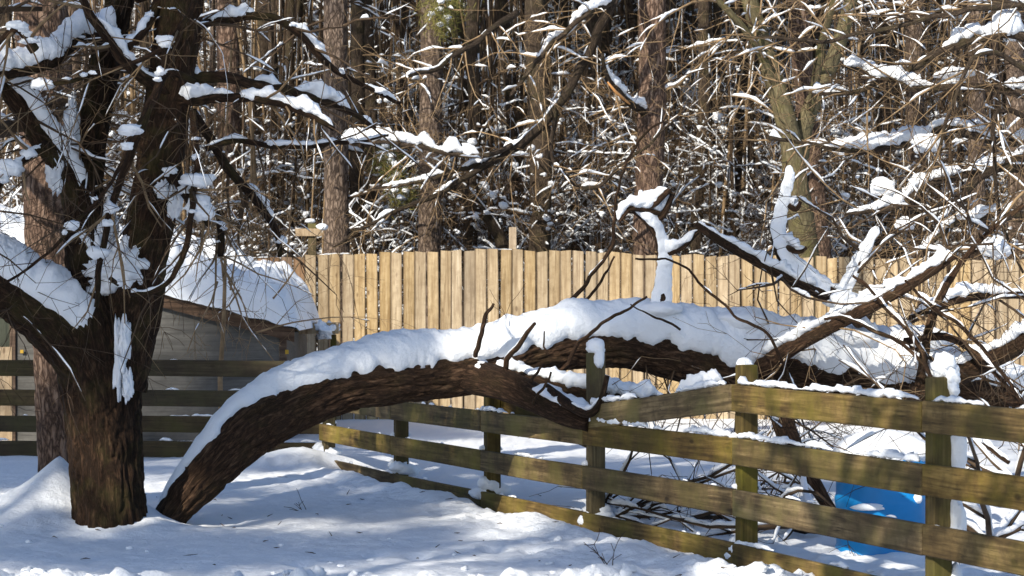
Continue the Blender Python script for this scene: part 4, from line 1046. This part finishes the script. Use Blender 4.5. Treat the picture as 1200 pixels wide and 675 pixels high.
# more trunks deeper in the wood
deep_meshes = []
for k in range(5):
    zz = np.linspace(-.3, 16, 46); ph = rng.uniform(0, 50)
    c = np.stack([.16 * fbm(np.stack([zz*.35 + ph, 0*zz, 0*zz], 1), 2), .1 * fbm(np.stack([zz*.35 + ph + 9, 0*zz, 0*zz], 1), 2), zz], 1)
    r = .10 * np.interp(zz, [-.3, .5, 6, 16], [1.3, 1.05, .95, .35])
    t_, s_, b_ = MB(), MB(), MB(); tube(t_, c, r, 12, .006, .08); snow_on(s_, c[2:36], r[2:36], .03, .6, .1, 6, side=(.9, -.4, 0), wide=.35, freq=1.)
    lst = []
    for j in range(20):
        i = rng.integers(5, 40); a_ = rng.uniform(0, 6.28)
        grow(lst, c[i], np.array([math.cos(a_), math.sin(a_), rng.uniform(-.15, .35)]), rng.uniform(.6, 2.0), .014, 2, .10, .36, (3, 5))
    add_branches(b_, s_, lst, .07, .5, .003, .07, freq=7.)
    deep_meshes.append((t_.mesh('trunk', BARK_WOOD if k % 2 else BARK_GREY), s_.mesh('snow_cover', SNOW), b_.mesh('twigs', TWIG)))
for k in range(130):
    Y = rng.uniform(36, 62); X_ = rng.uniform(-.235, .235) * Y
    root = thing('bare_tree', 'slender trunk deep in the wood behind the board fence', 'tree', (X_, Y, float(ground_h(X_, Y))), 'slender trunks deep in the wood')
    root.rotation_euler = (rng.normal(0, .015), rng.normal(0, .03), rng.uniform(0, 6.28)); s = rng.uniform(.35, 1.3)
    if k % 6 == 0: root.rotation_euler[1] = rng.normal(0, .16)
    for nm, me in zip(('trunk', 'snow_cover', 'twigs'), deep_meshes[k % 5]):
        o = bpy.data.objects.new(nm, me); COL.objects.link(o); o.parent = root
        o.scale = (s, s, 1) if nm != 'twigs' else (1, 1, 1)
        if nm == 'snow_cover': o.scale = (1.0, 1.0, 1)
    if s != 1:
        for ch in root.children: ch.scale = (s, s, s if s > 1 else 1)
    if k % 5 == 0: add_crown(root, k, 1., 0)

# the snowy thicket that fills the wood (nobody could count it)
variants = bpy.data.collections.new('thicket_pieces')
for k in range(7):
    b_, s_ = MB(), MB(); lst = []
    for j in range(4):
        grow(lst, np.array([rng.normal(0, .4), rng.normal(0, .4), -.1]), np.array([rng.normal(0, .25), rng.normal(0, .25), 1.]), rng.uniform(2.2, 4.2), .018, 3, .03, .34, (4, 7), (.5, 1.25))
    for q_ in lst:
        tube(b_, q_[0], q_[1], 4 if q_[1][0] > .01 else 3)
        if q_[1].mean() > .0019: snow_on(s_, q_[0], q_[1], .06, .62, .055, 5, wide=1.6, freq=8.)
        if q_[2] <= 1 and rng.random() < .22:
            w_ = .010 + .055 * rng.random() ** 2.5; i_ = rng.integers(1, len(q_[0])); d_ = (q_[0][i_] - q_[0][i_ - 1]) * .2
            for e_ in (-1, 1): blob(s_, q_[0][i_] + d_ * e_ * rng.uniform(.3, 1.2) + [0, 0, w_ * .3], w_ * rng.uniform(.5, 1.6), w_ * rng.uniform(.5, 1.3), w_ * rng.uniform(.3, .8), 5, 5, .9, 2.)
    for j in range(3):          # straight thin stems standing in the brush
        a_ = rng.normal(0, .8, 2); zt = rng.uniform(4.5, 7.5); l_ = rng.normal(0, .25, 2)
        st_ = smooth_path(np.array([[a_[0], a_[1], -.2], [a_[0] + l_[0] * .5 + rng.normal(0, .06), a_[1], zt * .5], [a_[0] + l_[0], a_[1] + l_[1], zt]]), 12)
        rr_ = np.linspace(rng.uniform(.025, .045), .012, 12); tube(b_, st_, rr_, 6); snow_on(s_, st_, rr_, .02, .5, .1, 5, side=(.9, -.4, 0), wide=.4, freq=2.)
    if k in (2, 5):
        for q_ in lst:
            if q_[2] == 0 and rng.random() < .5: needles(b_, q_[0][-1], 16, .07, .14, .006)
    me = b_.mesh('thicket_piece', TWIG if k % 3 else TWIG_TAN); me2 = s_.mesh('thicket_snow', SNOW)
    nb_ = len(me.polygons)
    m = MB(); m.add(np.vstack(b_.v), np.vstack(b_.t), np.vstack(b_.a)); m.add(np.vstack(s_.v), np.vstack(s_.t))
    me3 = m.mesh('thicket_piece', TWIG if k % 3 else TWIG_TAN); me3.materials.append(SNOW)
    mi = np.zeros(len(me3.polygons), np.int32); mi[nb_:] = 1; me3.polygons.foreach_set('material_index', mi)
    o = bpy.data.objects.new('thicket_piece', me3); variants.objects.link(o)
NP = 1250
Yp = 32.3 + 60 * rng.random(NP) ** 1.15; Xp = rng.uniform(-.27, .27, NP) * Yp
Zp = ground_h(Xp, Yp) + np.where(rng.random(NP) < .45, rng.uniform(0, 1, NP) * (1.0 + .11 * (Yp - 28)), 0)
# the share raised above the ground are boughs held in other trees
me = bpy.data.meshes.new('thicket'); me.from_pydata(np.stack([Xp, Yp, Zp], 1).astype(np.float32), [], [])
for nm, val in (('rz', rng.uniform(0, 6.28, NP)), ('sc', rng.uniform(.7, 1.25, NP) * np.interp(Yp, [30, 95], [.75, 2.0]))):
    at = me.attributes.new(nm, 'FLOAT', 'POINT'); at.data.foreach_set('value', val.astype(np.float32))
th = bpy.data.objects.new('snowy_thicket', me); COL.objects.link(th)
tag(th, 'mass of snow-laden twigs and boughs filling the wood behind the board fence', 'thicket', kind='stuff')
ng = bpy.data.node_groups.new('thicket', 'GeometryNodeTree')
ng.interface.new_socket('Geometry', in_out='INPUT', socket_type='NodeSocketGeometry'); ng.interface.new_socket('Geometry', in_out='OUTPUT', socket_type='NodeSocketGeometry')
gi = ng.nodes.new('NodeGroupInput'); go = ng.nodes.new('NodeGroupOutput')
mp = ng.nodes.new('GeometryNodeMeshToPoints'); ip = ng.nodes.new('GeometryNodeInstanceOnPoints'); ci = ng.nodes.new('GeometryNodeCollectionInfo')
ci.inputs['Collection'].default_value = variants; ci.inputs['Separate Children'].default_value = True; ci.inputs['Reset Children'].default_value = True
def nattr(n):
    a = ng.nodes.new('GeometryNodeInputNamedAttribute'); a.data_type = 'FLOAT'; a.inputs['Name'].default_value = n; return a.outputs['Attribute']
cb = ng.nodes.new('ShaderNodeCombineXYZ'); ng.links.new(nattr('rz'), cb.inputs['Z'])
e2r = ng.nodes.new('FunctionNodeEulerToRotation'); ng.links.new(cb.outputs[0], e2r.inputs[0])
cs3 = ng.nodes.new('ShaderNodeCombineXYZ'); sa = nattr('sc')
for k in range(3): ng.links.new(sa, cs3.inputs[k])
ng.links.new(gi.outputs[0], mp.inputs['Mesh']); ng.links.new(mp.outputs[0], ip.inputs['Points']); ng.links.new(ci.outputs[0], ip.inputs['Instance'])
ip.inputs['Pick Instance'].default_value = True
ng.links.new(e2r.outputs[0], ip.inputs['Rotation']); ng.links.new(cs3.outputs[0], ip.inputs['Scale']); ng.links.new(ip.outputs[0], go.inputs[0])
mod = th.modifiers.new('thicket', 'NODES'); mod.node_group = ng

# ------------------------------------------------------------------ the trees behind and left of the viewer that shade the yard
nt = np.array([-3.6, 4.4, 0.])
nr = thing('bare_tree', 'low bare tree beside the viewer, outside the picture, dappling the rail fence', 'tree', nt)
m = MB(); tube(m, smooth_path(np.array([[0, 0, -.2], [.05, 0, 1.5], [-.05, .1, 3.2], [.1, .3, 5.5]]), 40), np.linspace(.2, .10, 40), 20, .008, .08); m.build('trunk', BARK, nr)
bm, sm_ = MB(), MB(); lst = []
for k in range(13):
    z = rng.uniform(3.4, 5.5); a_ = rng.uniform(-.9, 1.9); el_ = rng.uniform(.1, .7)
    grow(lst, np.array([.03, .15, z]), np.array([math.cos(a_), math.sin(a_), el_]), rng.uniform(1.8, 3.2), rng.uniform(.035, .06), 3, .0, .22, (3, 5))
for q_ in lst:
    q_[0][:, 2] = np.maximum(q_[0][:, 2], 3.6 + .01 * np.arange(len(q_[0])))
add_branches(bm, sm_, lst, .10, .62, .006, .06)
bm.build('crown', TWIG, nr); sm_.build('snow_cover', SNOW, nr)
yard_crowns = []
for k in range(3):
    bm, nd_, sm_ = MB(), MB(), MB()
    for j in range(24):
        z = 6.5 + 8.5 * (j + rng.random()) / 24; a_ = j * 2.4 + rng.normal(0, .4); Lb = (3.3 - 2.3 * (z - 6.5) / 8.5) * rng.uniform(.6, 1.1)
        e = np.array([math.cos(a_), math.sin(a_), 0.]); pts = np.array([[0, 0, z], e * Lb * .5 + [0, 0, z + .25], e * Lb + [0, 0, z + .1]])
        pts = smooth_path(pts, 8); tube(bm, pts, np.linspace(.045, .012, 8), 5)
        for q_ in range(int(3 + Lb * 2.2)):
            c = pts[rng.integers(3, 8)] + rng.normal(0, .22, 3) * [1, 1, .5]
            needles(nd_, c, 90, .17, .34, .016)
            if rng.random() < .4: blob(sm_, c + [0, 0, .12], .2, .18, .06, 8, 6, .5, 2.)
    yard_crowns.append((bm.mesh('limbs', TWIG), nd_.mesh('needles', NEEDLE), sm_.mesh('crown_snow', SNOW)))
YARD = ((-12.5, 1.5, .86), (-10.3, -1.0, .90), (-9.3, 4.6, .80), (-14.5, 6.5, .88), (-12, 9.2, .85), (-17, 2, 1.05), (-16.5, 9.5, .9), (-8.5, 25, 1.25))
for k, (X_, Y_, s) in enumerate(YARD):
    root = thing('pine_tree', 'tall pine outside the picture whose boughs shade the yard', 'tree', (X_, Y_, 0), 'trees around the yard outside the picture')
    zz = np.linspace(-.2, 15.2 * s, 30); m = MB(); tube(m, np.stack([.1 * np.sin(zz), 0 * zz, zz], 1), np.linspace(.2, .04, 30), 12, 0, .05); m.build('trunk', BARK_PINE, root)
    for nm, me in zip(('crown', 'needles', 'crown_snow'), yard_crowns[k % 3]):
        o = bpy.data.objects.new(nm, me); COL.objects.link(o); o.parent = root; o.rotation_euler = (0, 0, k * 1.3); o.scale = (s, s, s)

for o in bpy.data.objects:      # the joined small lumps of snow, needles and twigs of a thing
    if o.parent is not None and o.type == 'MESH' and (o.name.split('.')[0] in ('snow_cover', 'snow_heap', 'snow_cap', 'snow_patch', 'snow_load', 'needles', 'needle_snow', 'crown_snow', 'crown', 'twigs')):
        o['kind'] = 'stuff'
